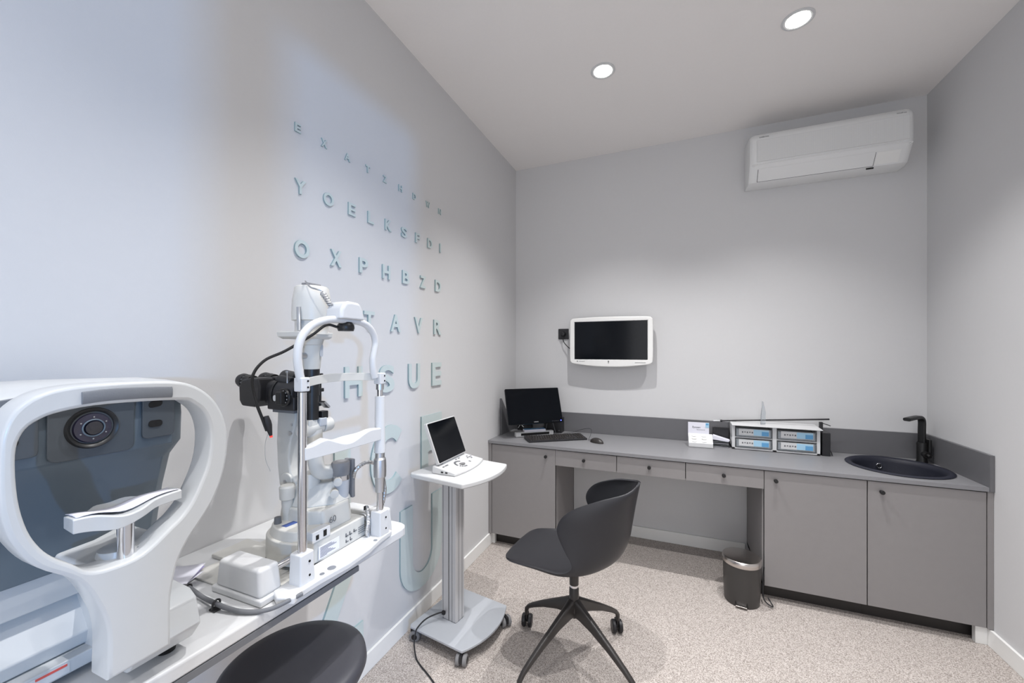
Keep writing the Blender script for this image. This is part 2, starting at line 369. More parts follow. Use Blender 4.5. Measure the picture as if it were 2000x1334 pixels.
# sink
t = thing('round_sink', 'round dark granite sink set into the right end of the worktop', 'sink', (SX, SY, CZ))
prof = [(.2255, .0005), (.2275, .004), (.220, .009), (.205, .008), (.195, .001), (.190, -.02), (.183, -.11), (.165, -.145), (.12, -.157), (.03, -.160), (.0, -.160)]
b = MB(); b.lathe_loop(prof+[(.0, -.166), (.17, -.152), (.192, -.11), (.2, -.02), (.203, 0.0004)], (SX, SY, CZ), n=72); b.build('bowl', 'sink', t, sharp=50)
b = MB(); 
def ringtorus(b, c, axis, R, r, n=32, m=10):
    q = Vector(axis).to_track_quat('Z', 'Y'); c = Vector(c)
    b.ringloop([[c+q @ V((R+r*math.cos(2*PI*j/m))*math.cos(2*PI*i/n), (R+r*math.cos(2*PI*j/m))*math.sin(2*PI*i/n), r*math.sin(2*PI*j/m)) for j in range(m)] for i in range(n)])
ringtorus(b, (SX-.01, SY+.184, CZ-.044), (.05, -1, .04), .0135, .0028)
b.build('overflow_ring', 'chrome', t); 
b = MB(); b.box(SX-.021, SX+.001, SY+.181, SY+.184, CZ-.046, CZ-.042); b.box(SX-.012, SX-.008, SY+.181, SY+.184, CZ-.055, CZ-.033); b.build('overflow_grid', 'chrome', t)
MB().lathe([(.0, .001), (.035, .001), (.037, .004), (.03, .005), (.0, .003)], (SX, SY, CZ-.160)).build('drain', 'chrome', t)
# faucet
fx, fy = 1.347, 3.093
t = thing('kitchen_faucet', 'black single-lever faucet with a flat spout behind the round sink', 'faucet', (fx, fy, CZ))
MB().lathe([(.0255, 0), (.0255, .006), (.0235, .010), (.0235, .112), (.021, .118), (.0, .118)], (fx, fy, CZ+.0005)).build('body', 'black', t)
dv = V(SX-fx, SY-fy, 0).normalized(); sd = V(-dv.y, dv.x, 0)
b = MB()
path = [V(fx, fy, CZ+.10), V(fx, fy, CZ+.18), V(fx, fy, CZ+.242), V(fx, fy, CZ+.262)+dv*.016, V(fx, fy, CZ+.268)+dv*.04, V(fx, fy, CZ+.266)+dv*.10, V(fx, fy, CZ+.262)+dv*.158]
P = catmull(path, 6); rings = []
for i, p in enumerate(P):
    tt = ((P[min(i+1, len(P)-1)])-P[max(i-1, 0)]).normalized(); nn = sd.cross(tt)
    rings.append([p+sd*x+nn*y for x, y in rrect(.036, .019, .008, 4)])
b.loft(rings); b.build('spout', 'black', t)
b = MB(); b.cyl((fx, fy, CZ+.055), V(fx, fy, CZ+.050)+V(.2, -.9, 0).normalized()*.045, .017, .019); b.cyl(V(fx+.009, fy-.04, CZ+.05), V(fx+.012, fy-.056, CZ+.045), .012, .008); b.build('handle', 'black', t)
MB().box(fx+.018, fx+.034, fy-.03, fy+.02, CZ+.03, CZ+.14).build('lever', 'black', t, bevel=.006)

# ------------------------------------------------------------------ air conditioner
ax0, ax1 = .447, 1.272
t = thing('air_conditioner', 'white split air conditioner mounted high on the back wall by the right corner', 'air conditioner', ((ax0+ax1)/2, YB, 2.55))
prof = [(YB-.001, 2.542), (3.075, 2.532), (3.045, 2.540), (2.997, 2.612), (2.985, 2.630), (2.978, 2.645), (2.976, 2.79), (2.984, 2.815), (3.005, 2.834), (3.04, 2.840), (YB-.001, 2.840)]
n = len(prof); rings = []
for x, k in ((ax0, 0), (ax0+.004, .5), (ax0+.016, .85), (ax0+.035, 1), (ax1-.035, 1), (ax1-.016, .85), (ax1-.004, .5), (ax1, 0)):
    ins = (1-k)*.035
    rings.append([V(x, y+(ins if y < 3.1 else 0)*1, z+(ins*.25 if z < 2.6 and y < 3.1 else 0)-(ins*.4 if z > 2.8 and y < 3.1 else 0)) for y, z in prof])
b = MB(); b.loft(rings); b.build('housing', 'acw', t, sharp=30)
b = MB(); b.box(ax0+.04, ax1-.028, 2.9735, 2.98, 2.646, 2.786); g = b.build('grille', 'grille', t, bevel=.001)
b = MB()
for i in range(150):
    x = ax0+.046+i*(ax1-ax0-.078)/149; b.box(x, x+.0016, 2.9732, 2.9740, 2.650, 2.782)
b.build('grille_perforation', 'acw', g)
# ledge and louvre on the sloping underside
def slope(x, s): # point on slope face from (3.035,2.565) to (2.995,2.640)
    return V(x, 3.045-.048*s, 2.540+.072*s)
def slab(b, xa, xb, s0, s1, off, th=.003):
    nrm = V(0, -.072, -.048).normalized()
    q = [slope(xa, s0), slope(xb, s0), slope(xb, s1), slope(xa, s1)]
    b.loft([[p+nrm*off for p in q], [p+nrm*(off+th) for p in q]])
b = MB(); slab(b, ax0+.05, ax1-.17, .02, .93, -.001, .0015); b.build('seam_frame', 'dark', t)
b = MB(); slab(b, ax0+.0525, ax1-.1725, .045, .965, .0002, .0016); b.build('louvre', 'acw', t, bevel=.0006)
b = MB(); slab(b, ax1-.165, ax1-.055, .10, .90, -.0008, .0017); b.build('side_flap', 'tvw', t, bevel=.0006)
MB().tube([(ax0+.028, 2.990, 2.624), (ax0+.05, 2.982, 2.634), ((ax0+ax1)/2, 2.981, 2.636), (ax1-.045, 2.982, 2.634), (ax1-.02, 2.992, 2.622)], .0036, n=10).build('ledge', 'acw', t)
MB().box(ax1-.20, ax1-.165, 3.050, 3.056, 2.5300, 2.538).build('display_strip', 'dark', t, mtx=None)
link('logo_text', text('SAMSUNG', .0085, .0006, .02), 'ink', t, mtx=frame((ax0+.055, 2.9795, 2.801), (1, 0, 0), V(0, .3, 1)))
link('logo_text', text('WindFree', .0075, .0006, .0), 'ink', t, mtx=frame((ax1-.085, 2.9795, 2.801), (1, 0, 0), V(0, .3, 1)))

# ------------------------------------------------------------------ wall screen
tc = V(-.4635, 3.070, 1.4985)
t = thing('wall_screen', 'white framed black screen hung on the back wall above the desk', 'screen', (tc.x, YB, tc.z))
out = [V(p[0], p[1], 0) for p in [(-.310, .150), (-.300, .176), (-.275, .186), (-.15, .190), (0, .192), (.15, .190), (.275, .186), (.300, .176), (.310, .150), (.3115, 0), (.310, -.135), (.302, -.160), (.275, -.172), (.14, -.188), (0, -.193), (-.14, -.188), (-.275, -.172), (-.302, -.160), (-.310, -.135), (-.3115, 0)]]
out = [(p.x, p.y) for p in catmull(out, 4, True)]
hole = [(-.2735, -.136), (.2735, -.136), (.2735, .157), (-.2735, .157)]
me = shape2d([out, hole], .040, .006); link('bezel', me, 'tvw', t, mtx=frame((tc.x, 3.112, tc.z), (1, 0, 0), (0, 0, 1)), sharp=40)
MB().box(tc.x-.2735, tc.x+.2735, 3.095, 3.130, tc.z-.136, tc.z+.157).build('display', 'screen', t)
MB().box(tc.x-.12, tc.x+.12, 3.13, YB-.001, tc.z-.08, tc.z+.08).build('wall_mount', 'blackp', t)
b = MB(); b.cyl((tc.x-.01, 3.0925, tc.z-.150), (tc.x-.01, 3.0905, tc.z-.150), .0045, n=16); b.cyl((tc.x-.01, 3.0925, tc.z-.161), (tc.x-.01, 3.0905, tc.z-.161), .003, n=16); b.build('sensor', 'dark', t)
b = MB()
for i in range(9): b.box(tc.x-.238+i*.0052, tc.x-.2345+i*.0052, 3.0908, 3.0918, tc.z-.153, tc.z-.1495)
b.cyl((tc.x-.250, 3.092, tc.z-.151), (tc.x-.250, 3.0908, tc.z-.151), .0045, n=14)
for i in range(14): b.box(tc.x+.185+i*.0055, tc.x+.189+i*.0055, 3.0908, 3.0918, tc.z-.160, tc.z-.1565)
b.build('printed_marks', 'ink', t)
# socket
t = thing('wall_socket', 'square black wall socket left of the white framed wall screen', 'socket', (-.851, YB, 1.567))
MB().prism(rrect(.086, .086, .004, 3), 0, .009, (-.851, YB-.001, 1.567), (1, 0, 0), (0, 0, 1), (0, -1, 0)).build('plate', 'blackp', t, bevel=.001)
b = MB(); ringtorus(b, (-.851, YB-.011, 1.567), (0, 1, 0), .021, .002); b.build('socket_ring', 'black', t)
t = thing('power_plug', 'black power plug and cable running from the wall socket to the wall screen', 'plug', (-.848, YB-.01, 1.567))
MB().lathe([(.017, 0), (.018, .02), (.014, .034), (.0, .036)], (-.848, YB-.011, 1.567), (0, -1, 0), n=24).build('plug_body', 'blackp', t)
MB().tube([(-.848, YB-.035, 1.560), (-.848, YB-.037, 1.530), (-.840, YB-.036, 1.500), (-.815, YB-.04, 1.470), (-.785, YB-.05, 1.448), (-.745, YB-.052, 1.44)], .0035, n=8).build('cable', 'blackp', t)

# ------------------------------------------------------------------ computer corner
psi = math.radians(40)
mw, mh, tilt = .440, .275, math.radians(21)
TL = V(-1.20, 2.777, 1.138); ux = V(math.cos(psi), math.sin(psi), 0); nrm0 = V(math.sin(psi), -math.cos(psi), 0)
uy = (V(0, 0, 1)*math.cos(tilt)-nrm0*math.sin(tilt)).normalized(); un = ux.cross(uy)
MC = TL+ux*mw/2-uy*mh/2
foot = MC-nrm0*.13; foot.z = CZ
t = thing('computer_monitor', 'black desktop computer monitor leaning back on the left end of the worktop', 'monitor', foot)
fm = frame(MC, ux, uy)
MB().prism(rrect(mw, mh, .006, 3), -.020, 0, u=(1, 0, 0), v=(0, 1, 0), w=(0, 0, 1)).build('casing', 'screen', t, bevel=.002, mtx=fm)
MB().prism(rrect(.26, .17, .03, 4), -.045, -.019).build('rear_bulge', 'blackp', t, bevel=.006, mtx=fm)
MB().box(-mw/2+.018, mw/2-.018, -mh/2+.030, mh/2-.018, -.0005, .0006).build('display', 'screen', t, mtx=fm)
link('logo_text', text('SAMSUNG', .006, .0006, .03, align='C'), 'satin', t, mtx=fm @ Matrix.Translation((.0, -mh/2+.010, .0004)))
MB().cyl((mw/2-.016, -mh/2+.014, 0), (mw/2-.016, -mh/2+.014, .0015), .0032, n=16).build('power_light', 'led', t, mtx=fm)
b = MB()
for i in range(5): b.box(mw/2-.090+i*.013, mw/2-.086+i*.013, -mh/2+.012, -mh/2+.0145, 0, .0006)
b.build('button_marks', 'ink', t, mtx=fm)
b = MB(); b.tube([MC-un*.035, foot+V(0, 0, .09), foot+V(0, 0, .01)], 0, flat=(.035, .012), n=16, up=tuple(nrm0)); b.build('stand_neck', 'blackp', t)
b = MB(); b.lathe([(.0, .001), (.068, .001), (.068, .006), (.06, .012), (.0, .016)], (foot.x, foot.y, CZ), n=40); b.build('stand_base', 'blackp', t)
# small pc box behind
o = thing('mini_computer', 'small black box computer behind the right side of the desktop monitor', 'computer', (-.91, 3.12, CZ))
MB().box(-.985, -.840, 3.085, 3.165, CZ+.001, CZ+.118).build('case', 'blackp', o, bevel=.003)
b = MB(); b.cyl((-.86, 3.085, CZ+.02), (-.86, 3.0835, CZ+.02), .004, n=12); b.build('port', 'ink', o)
MB().tube([(-.955, 3.084, CZ+.09), (-.955, 3.05, CZ+.05), (-.95, 3.04, CZ+.004), (-.90, 3.02, CZ+.003)], .0018, n=6).build('cable', 'ink', o)
MB().tube([(-.92, 3.084, CZ+.10), (-.90, 3.06, CZ+.07), (-.88, 3.045, CZ+.02), (-.87, 3.04, CZ+.003)], .0018, n=6).build('cable', 'ink', o)
o = thing('cable_box', 'small dark box with tangled pale cables under the left side of the desktop monitor', 'box', (-1.15, 3.11, CZ))
MB().box(-1.215, -1.105, 3.075, 3.160, CZ+.001, CZ+.105).build('case', 'blackp', o, bevel=.003)
for k in range(3):
    MB().tube([(-1.205, 3.070, CZ+.02+.03*k), (-1.18, 3.066, CZ+.05+.01*k), (-1.155, 3.068, CZ+.03+.02*k), (-1.13, 3.066, CZ+.07-.01*k), (-1.112, 3.070, CZ+.04+.015*k)], .003, n=8).build('cable', 'white', o)
# portable scanner + tissue box
mts = Matrix.Translation((-1.012, 2.918, CZ+.001)) @ Matrix.Rotation(math.radians(40), 4, 'Z')
t = thing('document_scanner', 'long slim white portable scanner lying in front of the computer monitor', 'scanner', (-1.012, 2.918, CZ))
b = MB(); b.box(-.155, .155, -.02, .02, 0, .034); b.build('case', 'white', t, bevel=.004, mtx=mts)
MB().box(-.115, .118, -.0215, -.019, .009, .027).build('paper_slot', 'dark', t, bevel=.001, mtx=mts)
mtt = mts @ Matrix.Translation((.0, .0, .0345)) @ Matrix.Rotation(math.radians(-4), 4, 'Z')
t = thing('leaflet_box', 'flat blue and white carton resting on the white portable scanner', 'box', mtt.translation)
MB().box(-.085, .085, -.025, .022, 0, .018).build('carton', 'paper', t, bevel=.001, mtx=mtt)
b = MB(); b.box(-.084, .084, -.024, .021, .018, .0186); b.build('printed_top', 'blue', t, mtx=mtt)
b = MB(); b.box(.03, .075, -.02, .0, .0186, .019); b.build('printed_patch', 'dblue', t, mtx=mtt)
# keyboard
kl = [V(-.966, 2.672, 0), V(-.592, 2.934, 0)]
ku = (kl[1]-kl[0]).normalized(); kv = V(-ku.y, ku.x, 0); kw = (kl[1]-kl[0]).length
kw = .445
mk = frame((kl[0].x, kl[0].y, CZ+.001), ku, kv)
t = thing('computer_keyboard', 'black computer keyboard lying at an angle before the desktop monitor', 'keyboard', kl[0]+V(0, 0, CZ))
b = MB(); b.prism([(0, .004), (.013, .008), (kw-.013, .008), (kw, .004), (kw, .020), (0, .016)], 0, .001)
b = MB(); b.loft([[V(x, 0, .001), V(x, .142, .001), V(x, .142, .020), V(x, .135, .022), V(x, .006, .011), V(x, 0, .008)] for x in (0, .002, kw-.002, kw)])
b.build('case', 'blackp', t, mtx=mk, sharp=30)
def ktop(y): return .011+(y-.006)/.129*.011
b = MB()
for r in range(6):
    y = .014+r*.0195+(.004 if r == 5 else 0); x = .012
    while x < kw-.025:
        w = .015
        if r == 0 and .075 < x < .17: w = .105
        elif r in (1, 2) and x < .02: w = .026
        if not (.300 < x < .306 or .358 < x < .364):
            mm = Matrix.Translation((x, y, ktop(y))) @ Matrix.Rotation(math.atan(.011/.129), 4, 'X')
            b.box(0, w, 0, .0155, -.001, .0035, mtx=mm, taper=.84)
        x += w+.0038
        if 0 < x-.295 < .010: x = .308
        if 0 < x-.365 < .010: x = .378
b.build('keys', 'legs', t, mtx=mk)
# mouse
t = thing('computer_mouse', 'small black computer mouse beside the keyboard on the worktop', 'mouse', (-.520, 2.868, CZ))
mm = Matrix.Translation((-.520, 2.868, CZ+.001)) @ Matrix.Rotation(math.radians(150), 4, 'Z')
b = MB(); R = []
for i in range(11):
    a = i/10*PI/2; k = math.cos(a) if i < 10 else .02
    R.append([V(.056*k*math.cos(2*PI*j/24), .031*k*math.sin(2*PI*j/24)*(1+.1*math.cos(2*PI*j/24)), .034*math.sin(a)) for j in range(24)])
b.loft(R); b.build('shell', 'legs', t, mtx=mm)
MB().tube([mm @ V(.054, 0, .012), mm @ V(.075, .005, .006), V(-.585, 2.965, CZ+.03), V(-.60, 3.06, CZ+.055), V(-.67, 3.125, CZ+.04), V(-.76, 3.13, CZ+.006), V(-.82, 3.07, CZ+.004)], .0015, n=6).build('cable', 'blackp', t)

# ------------------------------------------------------------------ trial lens items on the worktop
bx0, bx1, by0, by1, bz = .352, .838, 3.030, 3.165, .158
t = thing('drawer_organiser', 'white tabletop organiser with four clear drawers of contact lenses', 'organiser', ((bx0+bx1)/2, 3.1, CZ))
z0 = CZ+.004
b = MB(); b.box(bx0, bx0+.018, by0, by1, z0, z0+bz); b.box(bx1-.018, bx1, by0, by1, z0, z0+bz); b.box(bx0, bx1, by0, by1, z0, z0+.010)
b.box(bx0, bx1, by1-.006, by1, z0, z0+bz); xm = (bx0+bx1)/2; b.box(xm-.012, xm+.012, by0, by1, z0, z0+bz); b.box(bx0, bx1, by0+.006, by1, z0+.073, z0+.081)
b.build('frame', 'white', t, bevel=.001)
b = MB(); b.loft([[V(bx0-.004, by0-.03, z0+bz), V(bx1+.006, by0-.03, z0+bz), V(bx1+.006, by1, z0+bz), V(bx0-.004, by1, z0+bz)], [V(bx0-.004, by0-.03, z0+bz+.006), V(bx1+.006, by0-.03, z0+bz+.006), V(bx1+.006, by1, z0+bz+.014), V(bx0-.004, by1, z0+bz+.014)]])
b.build('lid', 'white', t, bevel=.002)
MB().box(bx0+.002, bx1-.002, by0+.003, by1, CZ+.001, z0).build('underside', 'dark', t)
first = None
for i in range(2):
    for j in range(2):
        xa, xb = (bx0+.021, xm-.015) if i == 0 else (xm+.015, bx1-.021); za = z0+.013+j*.071
        d = MB().box(xa, xb, by0-.004, by0+.001, za, za+.056).box(xa, xa+.003, by0, by0+.12, za, za+.05).box(xb-.003, xb, by0, by0+.12, za, za+.05).box(xa, xb, by0, by0+.12, za, za+.003).build('drawer', 'clear', t, bevel=.001)
        w = xb-xa
        MB().box(xa+.018, xb-.016, by0-.0052, by0-.0042, za+.011, za+.053).build('label_card', 'white', d); MB().box(xa+.006, xb-.006, by0+.004, by0+.11, za+.004, za+.048).build('lens_packs', 'white', d)
        b = MB(); b.box(xa+.5*w, xb-.018, by0-.0060, by0-.0050, za+.013, za+.051); b.build('label_print', 'bluel', d)
        b = MB(); b.box(xa+.72*w, xb-.018, by0-.0066, by0-.0058, za+.013, za+.040); b.build('label_print', 'blue', d)
        b = MB()
        for k in range(5): b.box(xa+.036+k*.014, xa+.044+k*.014, by0-.0060, by0-.0050, za+.026+(k % 2)*.003, za+.036)
        b.build('printed_marks', 'ink', d)
        MB().box((xa+xb)/2-.03, (xa+xb)/2+.03, by0-.010, by0-.0045, za+.002, za+.006).build('pull', 'clear', d)
# acrylic piece standing on lid
t = tag(MB().prism([(0, 0), (.040, 0), (.042, .075), (.028, .120), (.020, .150), (.012, .152), (.010, .120), (.0, .06)], 0, .004, (.520, 3.05, z0+bz+.010), (.75, .66, 0), (0, 0, 1), (.66, -.75, 0)).build('acrylic_stand', 'clear', bevel=.001),
        'clear upright acrylic piece standing on the white drawer organiser', 'acrylic stand')
# rod
t = thing('long_rod', 'long thin black rod with a silver end lying across the organiser lid', 'rod', (.55, 3.10, z0+bz+.02))
ra, rb = V(.300, 3.105, z0+bz+.016), V(.905, 3.105, z0+bz+.058)
ra.z = .945; rb.z = .994
MB().cyl(ra, rb, .0052, n=14).build('shaft', 'blackp', t)
MB().cyl(ra, ra-(rb-ra).normalized()*.012, .008, n=14).build('collar', 'blackp', t)
MB().cyl(ra-(rb-ra).normalized()*.012, ra-(rb-ra).normalized()*.055, .0035, .005, n=12).build('tip', 'satin', t)
# black box and its handle
t = thing('black_case', 'black upright plastic case right of the white drawer organiser', 'case', (.87, 3.11, CZ))
MB().box(.850, .893, 3.04, 3.15, CZ+.001, CZ+.145).build('case_body', 'blackp', t, bevel=.003)
MB().box(.848, .866, 3.08, 3.10, CZ+.145, CZ+.205).build('clip', 'blackp', t, bevel=.002)
MB().tube([(.862, 3.09, CZ+.198), (.89, 3.085, CZ+.19), (.905, 3.08, CZ+.184)], .0025, n=8).build('clip_lever', 'blackp', t)
MB().tube([(.893, 3.06, CZ+.04), (.902, 3.055, CZ+.02), (.905, 3.05, CZ+.003)], .003, n=8).build('strap', 'blackp', t)
# display card with lens holder
t = thing('lens_display', 'white counter card holder with sample lenses and a printed card', 'display stand', (.155, 2.985, CZ))
mt = Matrix.Translation((.085, 2.975, CZ+.001)) @ Matrix.Rotation(math.radians(3), 4, 'Z')
MB().box(0, .150, 0, .004, 0, .006).box(0, .150, 0, .055, 0, .030).build('tray', 'white', t, bevel=.001, mtx=mt)
MB().box(0, .132, .057, .060, 0, .162).build('card', 'paper', t, mtx=mt)
MB().box(.110, .132, .0555, .057, .128, .160).build('printed_corner', 'bluel', t, mtx=mt)
MB().box(.112, .128, .0548, .0556, .146, .157).build('printed_corner', 'blue', t, mtx=mt)
link('printed_text', text('Eyezen', .017, .0005), 'ink', t, mtx=mt @ frame((.028, .0566, .118), (1, 0, 0), (0, 0, 1)))
b = MB()
for k in range(6): b.box(.055+k*.009, .061+k*.009, .0562, .0568, .110, .113)
b.build('printed_text', 'ink', t, mtx=mt)
b = MB()
b.loft([[V(0, .002, .030), V(.150, .002, .030), V(.150, .055, .030), V(0, .055, .030)], [V(0, .050, .085), V(.150, .050, .085), V(.150, .056, .085), V(0, .056, .085)]]); b.build('sloped_insert', 'white', t, mtx=mt)
for (cx, s) in ((.035, 0), (.035, 1), (.035, 2), (.098, 0), (.098, 1), (.098, 2)):
    c = V(cx, .010+s*.014, .040+s*.016)
    b = MB(); b.lathe([(.0, .0), (.016, .0), (.0155, .003), (.0, .004)], c, (0, -.75, .66), n=20, sx=1, sy=.42); b.build('lens_blister', 'ivory' if s % 2 else 'tvw', t, mtx=mt)
# brochures
for k in range(3):
    o = MB(); P = [(0, 0), (.095, .01), (.105, .06), (.0, .055)]
    mt2 = Matrix.Translation((.205+k*.018, 3.05, CZ+.052+.012*(2-k))) @ Matrix.Rotation(math.radians(-6+8*k), 4, 'Z') @ Matrix.Rotation(math.radians(10), 4, 'Y')
    o = None
b = MB()
t = thing('swatch_fan', 'fan of thin clear sample strips beside the white lens display', 'sample strips', (.29, 3.08, CZ))
for k in range(4):
    mt2 = Matrix.Translation((.250, 3.06, CZ+.003+k*.010)) @ Matrix.Rotation(math.radians(-8+5*k), 4, 'Z')
    MB().box(-.02, .085, -.01, .05, 0, .0035).build('strip', 'clear' if k % 2 else 'satin', t, mtx=mt2)
b = MB(); b.prism([(0, 0), (.11, .0), (.12, .012), (.02, .03)], 0, .05, (.225, 3.06, CZ+.048), (1, 0, -.10), (0, 0, 1), (0, 1, 0)); b.build('folded_leaflet', 'paper', t, bevel=.002)
MB().box(.245, .345, 3.13, 3.16, CZ+.001, CZ+.118).build('dark_holder', 'blackp', t, bevel=.002)

# ------------------------------------------------------------------ pedal bin
cx, cy = .352, 2.612
t = thing('pedal_bin', 'small dark grey pedal bin with a steel lid under the desk', 'bin', (cx, cy, 0))
MB().lathe([(.086, 0), (.089, .004), (.092, .05), (.096, .222), (.0, .222)], (cx, cy, 0), n=56).build('body', 'binm', t)
MB().lathe([(.098, .222), (.099, .226), (.099, .251), (.096, .255), (.092, .2555), (.06, .259), (.0, .261)], (cx, cy, 0), n=56).build('lid', 'steel', t, sharp=60)
pd = V(-.15, -1, 0).normalized()
b = MB(); c = V(cx, cy, .012)+pd*.083
b.box(-.028, .028, -.022, .01, 0, .006); b.build('pedal', 'steel', t, bevel=.002, mtx=frame(c, (1, -.15, 0), (.15, 1, 0)))
b = MB(); b.prism([(-.033, 0), (.033, 0), (.028, .045), (-.028, .045)], 0, .012); b.build('pedal_recess', 'dark', t, bevel=.003, mtx=frame(c+pd*-.008+V(0, 0, -.006), (1, -.15, 0), (0, 0, 1)))
MB().tube([(.466, 2.635, .20), (.458, 2.625, .10), (.462, 2.605, .03), (.50, 2.585, .012), (.478, 2.60, .05)], .0035, n=8).build('dropped_cable', 'blackp')
tag(bpy.data.objects['dropped_cable'], 'short black cable loop between the pedal bin and the cabinet', 'cable')

# ------------------------------------------------------------------ swivel chair
C = V(-.425, 1.775, 0)
t = thing('swivel_chair', 'black shell chair on a four star base with castors in mid room', 'chair', C, PI)
CR = math.radians(-5)
prof = [(-.285, .872), (-.280, .845), (-.268, .78), (-.255, .70), (-.240, .62), (-.200, .545), (-.12, .500), (0, .484), (.12, .488), (.22, .500), (.268, .503), (.285, .500)]
edge = [(-.284, .030, .870), (-.250, .100, .852), (-.150, .160, .826), (-.040, .196, .775), (.004, .208, .705), (-.026, .210, .63), (-.062, .210, .565), (-.010, .212, .527), (.10, .205, .522), (.200, .192, .512), (.248, .172, .506), (.272, .138, .502)]
NP = len(prof)
pc = catmull([V(a, 0, b) for a, b in prof], 4); ec = catmull([V(*e) for e in edge], 4); NV = len(pc)-1
def shell(i, j):
    v = round(j*NV); u = i*2-1; p, e = pc[v], ec[v]; s = abs(u)*PI/2
    w = 1 if u > 0 else -1
    q = V(p.x+(e.x-p.x)*(1-math.cos(s)), w*e.y*math.sin(s)*.97+.006, p.z+(e.z-p.z)*(1-math.cos(s))**1.1)
    return V(q.x*math.cos(CR)-q.y*math.sin(CR), q.x*math.sin(CR)+q.y*math.cos(CR), q.z)
b = MB(); b.grid(shell, 24, NV); bmesh.ops.remove_doubles(b.bm, verts=b.bm.verts, dist=1e-6)
sh = b.build('shell', 'chair', t, world=False, sub=1, sharp=180)
d = sh.modifiers.new('solid', 'SOLIDIFY'); d.thickness = .008; d.offset = 0; d = sh.modifiers.new('bev', 'BEVEL'); d.width = .003; d.segments = 2; d.angle_limit = math.radians(50)
b = MB(); b.lathe([(.045, .470), (.042, .462), (.022, .456), (.0205, .372), (.0, .372)], (0, 0, 0)); b.build('swivel_post', 'legs', t, world=False)
MB().cyl((0, 0, .358), (0, 0, .374), .0175).build('gas_lift', 'chrome', t, world=False)
MB().lathe([(.0, .228), (.020, .228), (.027, .26), (.0225, .295), (.0215, .354), (.018, .360), (.0, .360)], (0, 0, 0)).build('hub', 'legs', t, world=False)
R = .325
def castor(parent, name, x, y, ang, rw=.028, mat1='black', mat2='blackp', world=False, top=.075):
    dirx = V(math.cos(ang), math.sin(ang), 0); ax = V(-dirx.y, dirx.x, 0); c = V(x, y, rw)+dirx*.014
    b = MB(); b.cyl((x, y, rw+.012), (x, y, top), .006, n=14); b.box(-.012, .026, -.006, .006, -.004, .030, mtx=frame(c, dirx, ax)); cs = b.build(name, mat1, parent, world=world, bevel=.002)
    for s in (-1, 1):
        MB().lathe([(.0, .0), (rw-.004, .0), (rw, .003), (rw, .015), (rw-.005, .0195), (.0, .0205)], c+ax*s*.0065, ax*s, n=32).build('wheel', mat2, cs, world=world)
        MB().lathe([(.0, 0), (rw*.55, 0), (rw*.5, .0016), (.0, .002)], c+ax*s*.0272, ax*s, n=20).build('hub_cap', 'black', cs, world=world) if mat2 == 'rubber' else None
    return cs
for k in range(4):
    a = math.radians(61.5+90*k)-PI; dr = V(math.cos(a), math.sin(a), 0); sdv = V(-dr.y, dr.x, 0)
    st = [(.008, .272, .018, .042), (.05, .257, .015, .032), (.11, .232, .0135, .023), (.20, .187, .012, .0155), (.27, .146, .0108, .012), (.306, .122, .010, .0105), (R, .100, .0095, .0095), (R+.001, .070, .009, .009)]
    b = MB(); rings = []
    for i, (r, z, hw, hh) in enumerate(st):
        nx = st[min(i+1, len(st)-1)]; pv = st[max(i-1, 0)]; tt = V(nx[0]-pv[0], 0, nx[1]-pv[1]).normalized(); up = V(-tt.z, 0, tt.x)
        nn = dr*up.x+V(0, 0, up.z); c = dr*r+V(0, 0, z)
        rings.append([c+sdv*x+nn*y for x, y in rrect(hw*2, hh*2, min(hw, hh)*.75, 4)])
    b.loft(rings); lg = b.build('leg', 'legs', t, world=False, sharp=50)
    castor(lg, 'castor', dr.x*R, dr.y*R, a+(.9, -.9, 2.2, 1.4)[k], .031)

# ------------------------------------------------------------------ trolley with tablet
rz = math.radians(-9)
TC = V(-1.000, 1.783, 0)
t = thing('instrument_trolley', 'small white and grey wheeled trolley beside the left wall', 'trolley', TC, rz)
def tplan(w, d, bow, x0=None):
    P = []
    for i in range(13):
        u = -1+2*i/12; P.append((w/2-bow*u*u, u*d/2*.99))
    P += [(-w/2+.012, d/2), (-w/2, d/2-.012), (-w/2, -d/2+.012), (-w/2+.012, -d/2)]
    return P
MB().prism(tplan(.375, .385, .045), .803, .828).build('table_top', 'white', t, bevel=.007, seg=4, world=False)
MB().prism(tplan(.380, .385, .05), .062, .074).build('base_plate', 'basegr', t, bevel=.003, world=False)
b = MB(); cxl, cyl_ = -.044, -.030
for dx in (-.0238, .0238):
    b.box(cxl+dx-.0235, cxl+dx+.0235, cyl_-.034, cyl_+.034, .074, .803)
cl = b.build('column', 'alu', t, bevel=.006, seg=3, world=False)
b = MB(); b.box(cxl-.006, cxl+.006, cyl_-.030, cyl_+.030, .074, .803); b.build('column_core', 'alu', cl, world=False)
b = MB()
for dx in (-.036, -.0, .022): b.box(cxl+dx-.0015, cxl+dx+.0015, cyl_-.0345, cyl_-.032, .075, .802)
for dy in (-.012, .014): b.box(cxl+.0465, cxl+.0478, cyl_+dy-.0015, cyl_+dy+.0015, .075, .802)
b.build('slot_lines', 'ink', cl, world=False)
for (x, y, a) in ((-.155, -.160, 3.6), (.125, -.165, -1.2), (.150, .150, -.5), (-.155, .160, 2.0)):
    castor(t, 'castor', x, y, a, .026, 'blackp', 'rubber', top=.063)
# power cord
trolley = t
cord = MB().tube([(-1.068, 1.722, .115), (-1.095, 1.70, .118), (-1.135, 1.65, .110), (-1.150, 1.60, .094), (-1.145, 1.575, .080), (-1.140, 1.560, .045), (-1.11, 1.535, .006), (-1.06, 1.505, .004), (-.99, 1.47, .004), (-.93, 1.43, .004), (-.88, 1.36, .004)], .0035, n=8).build('power_cord', 'blackp', trolley)
MB().box(-1.083, -1.066, 1.708, 1.720, .108, .126).build('cable_clip', 'black', cord, bevel=.002)
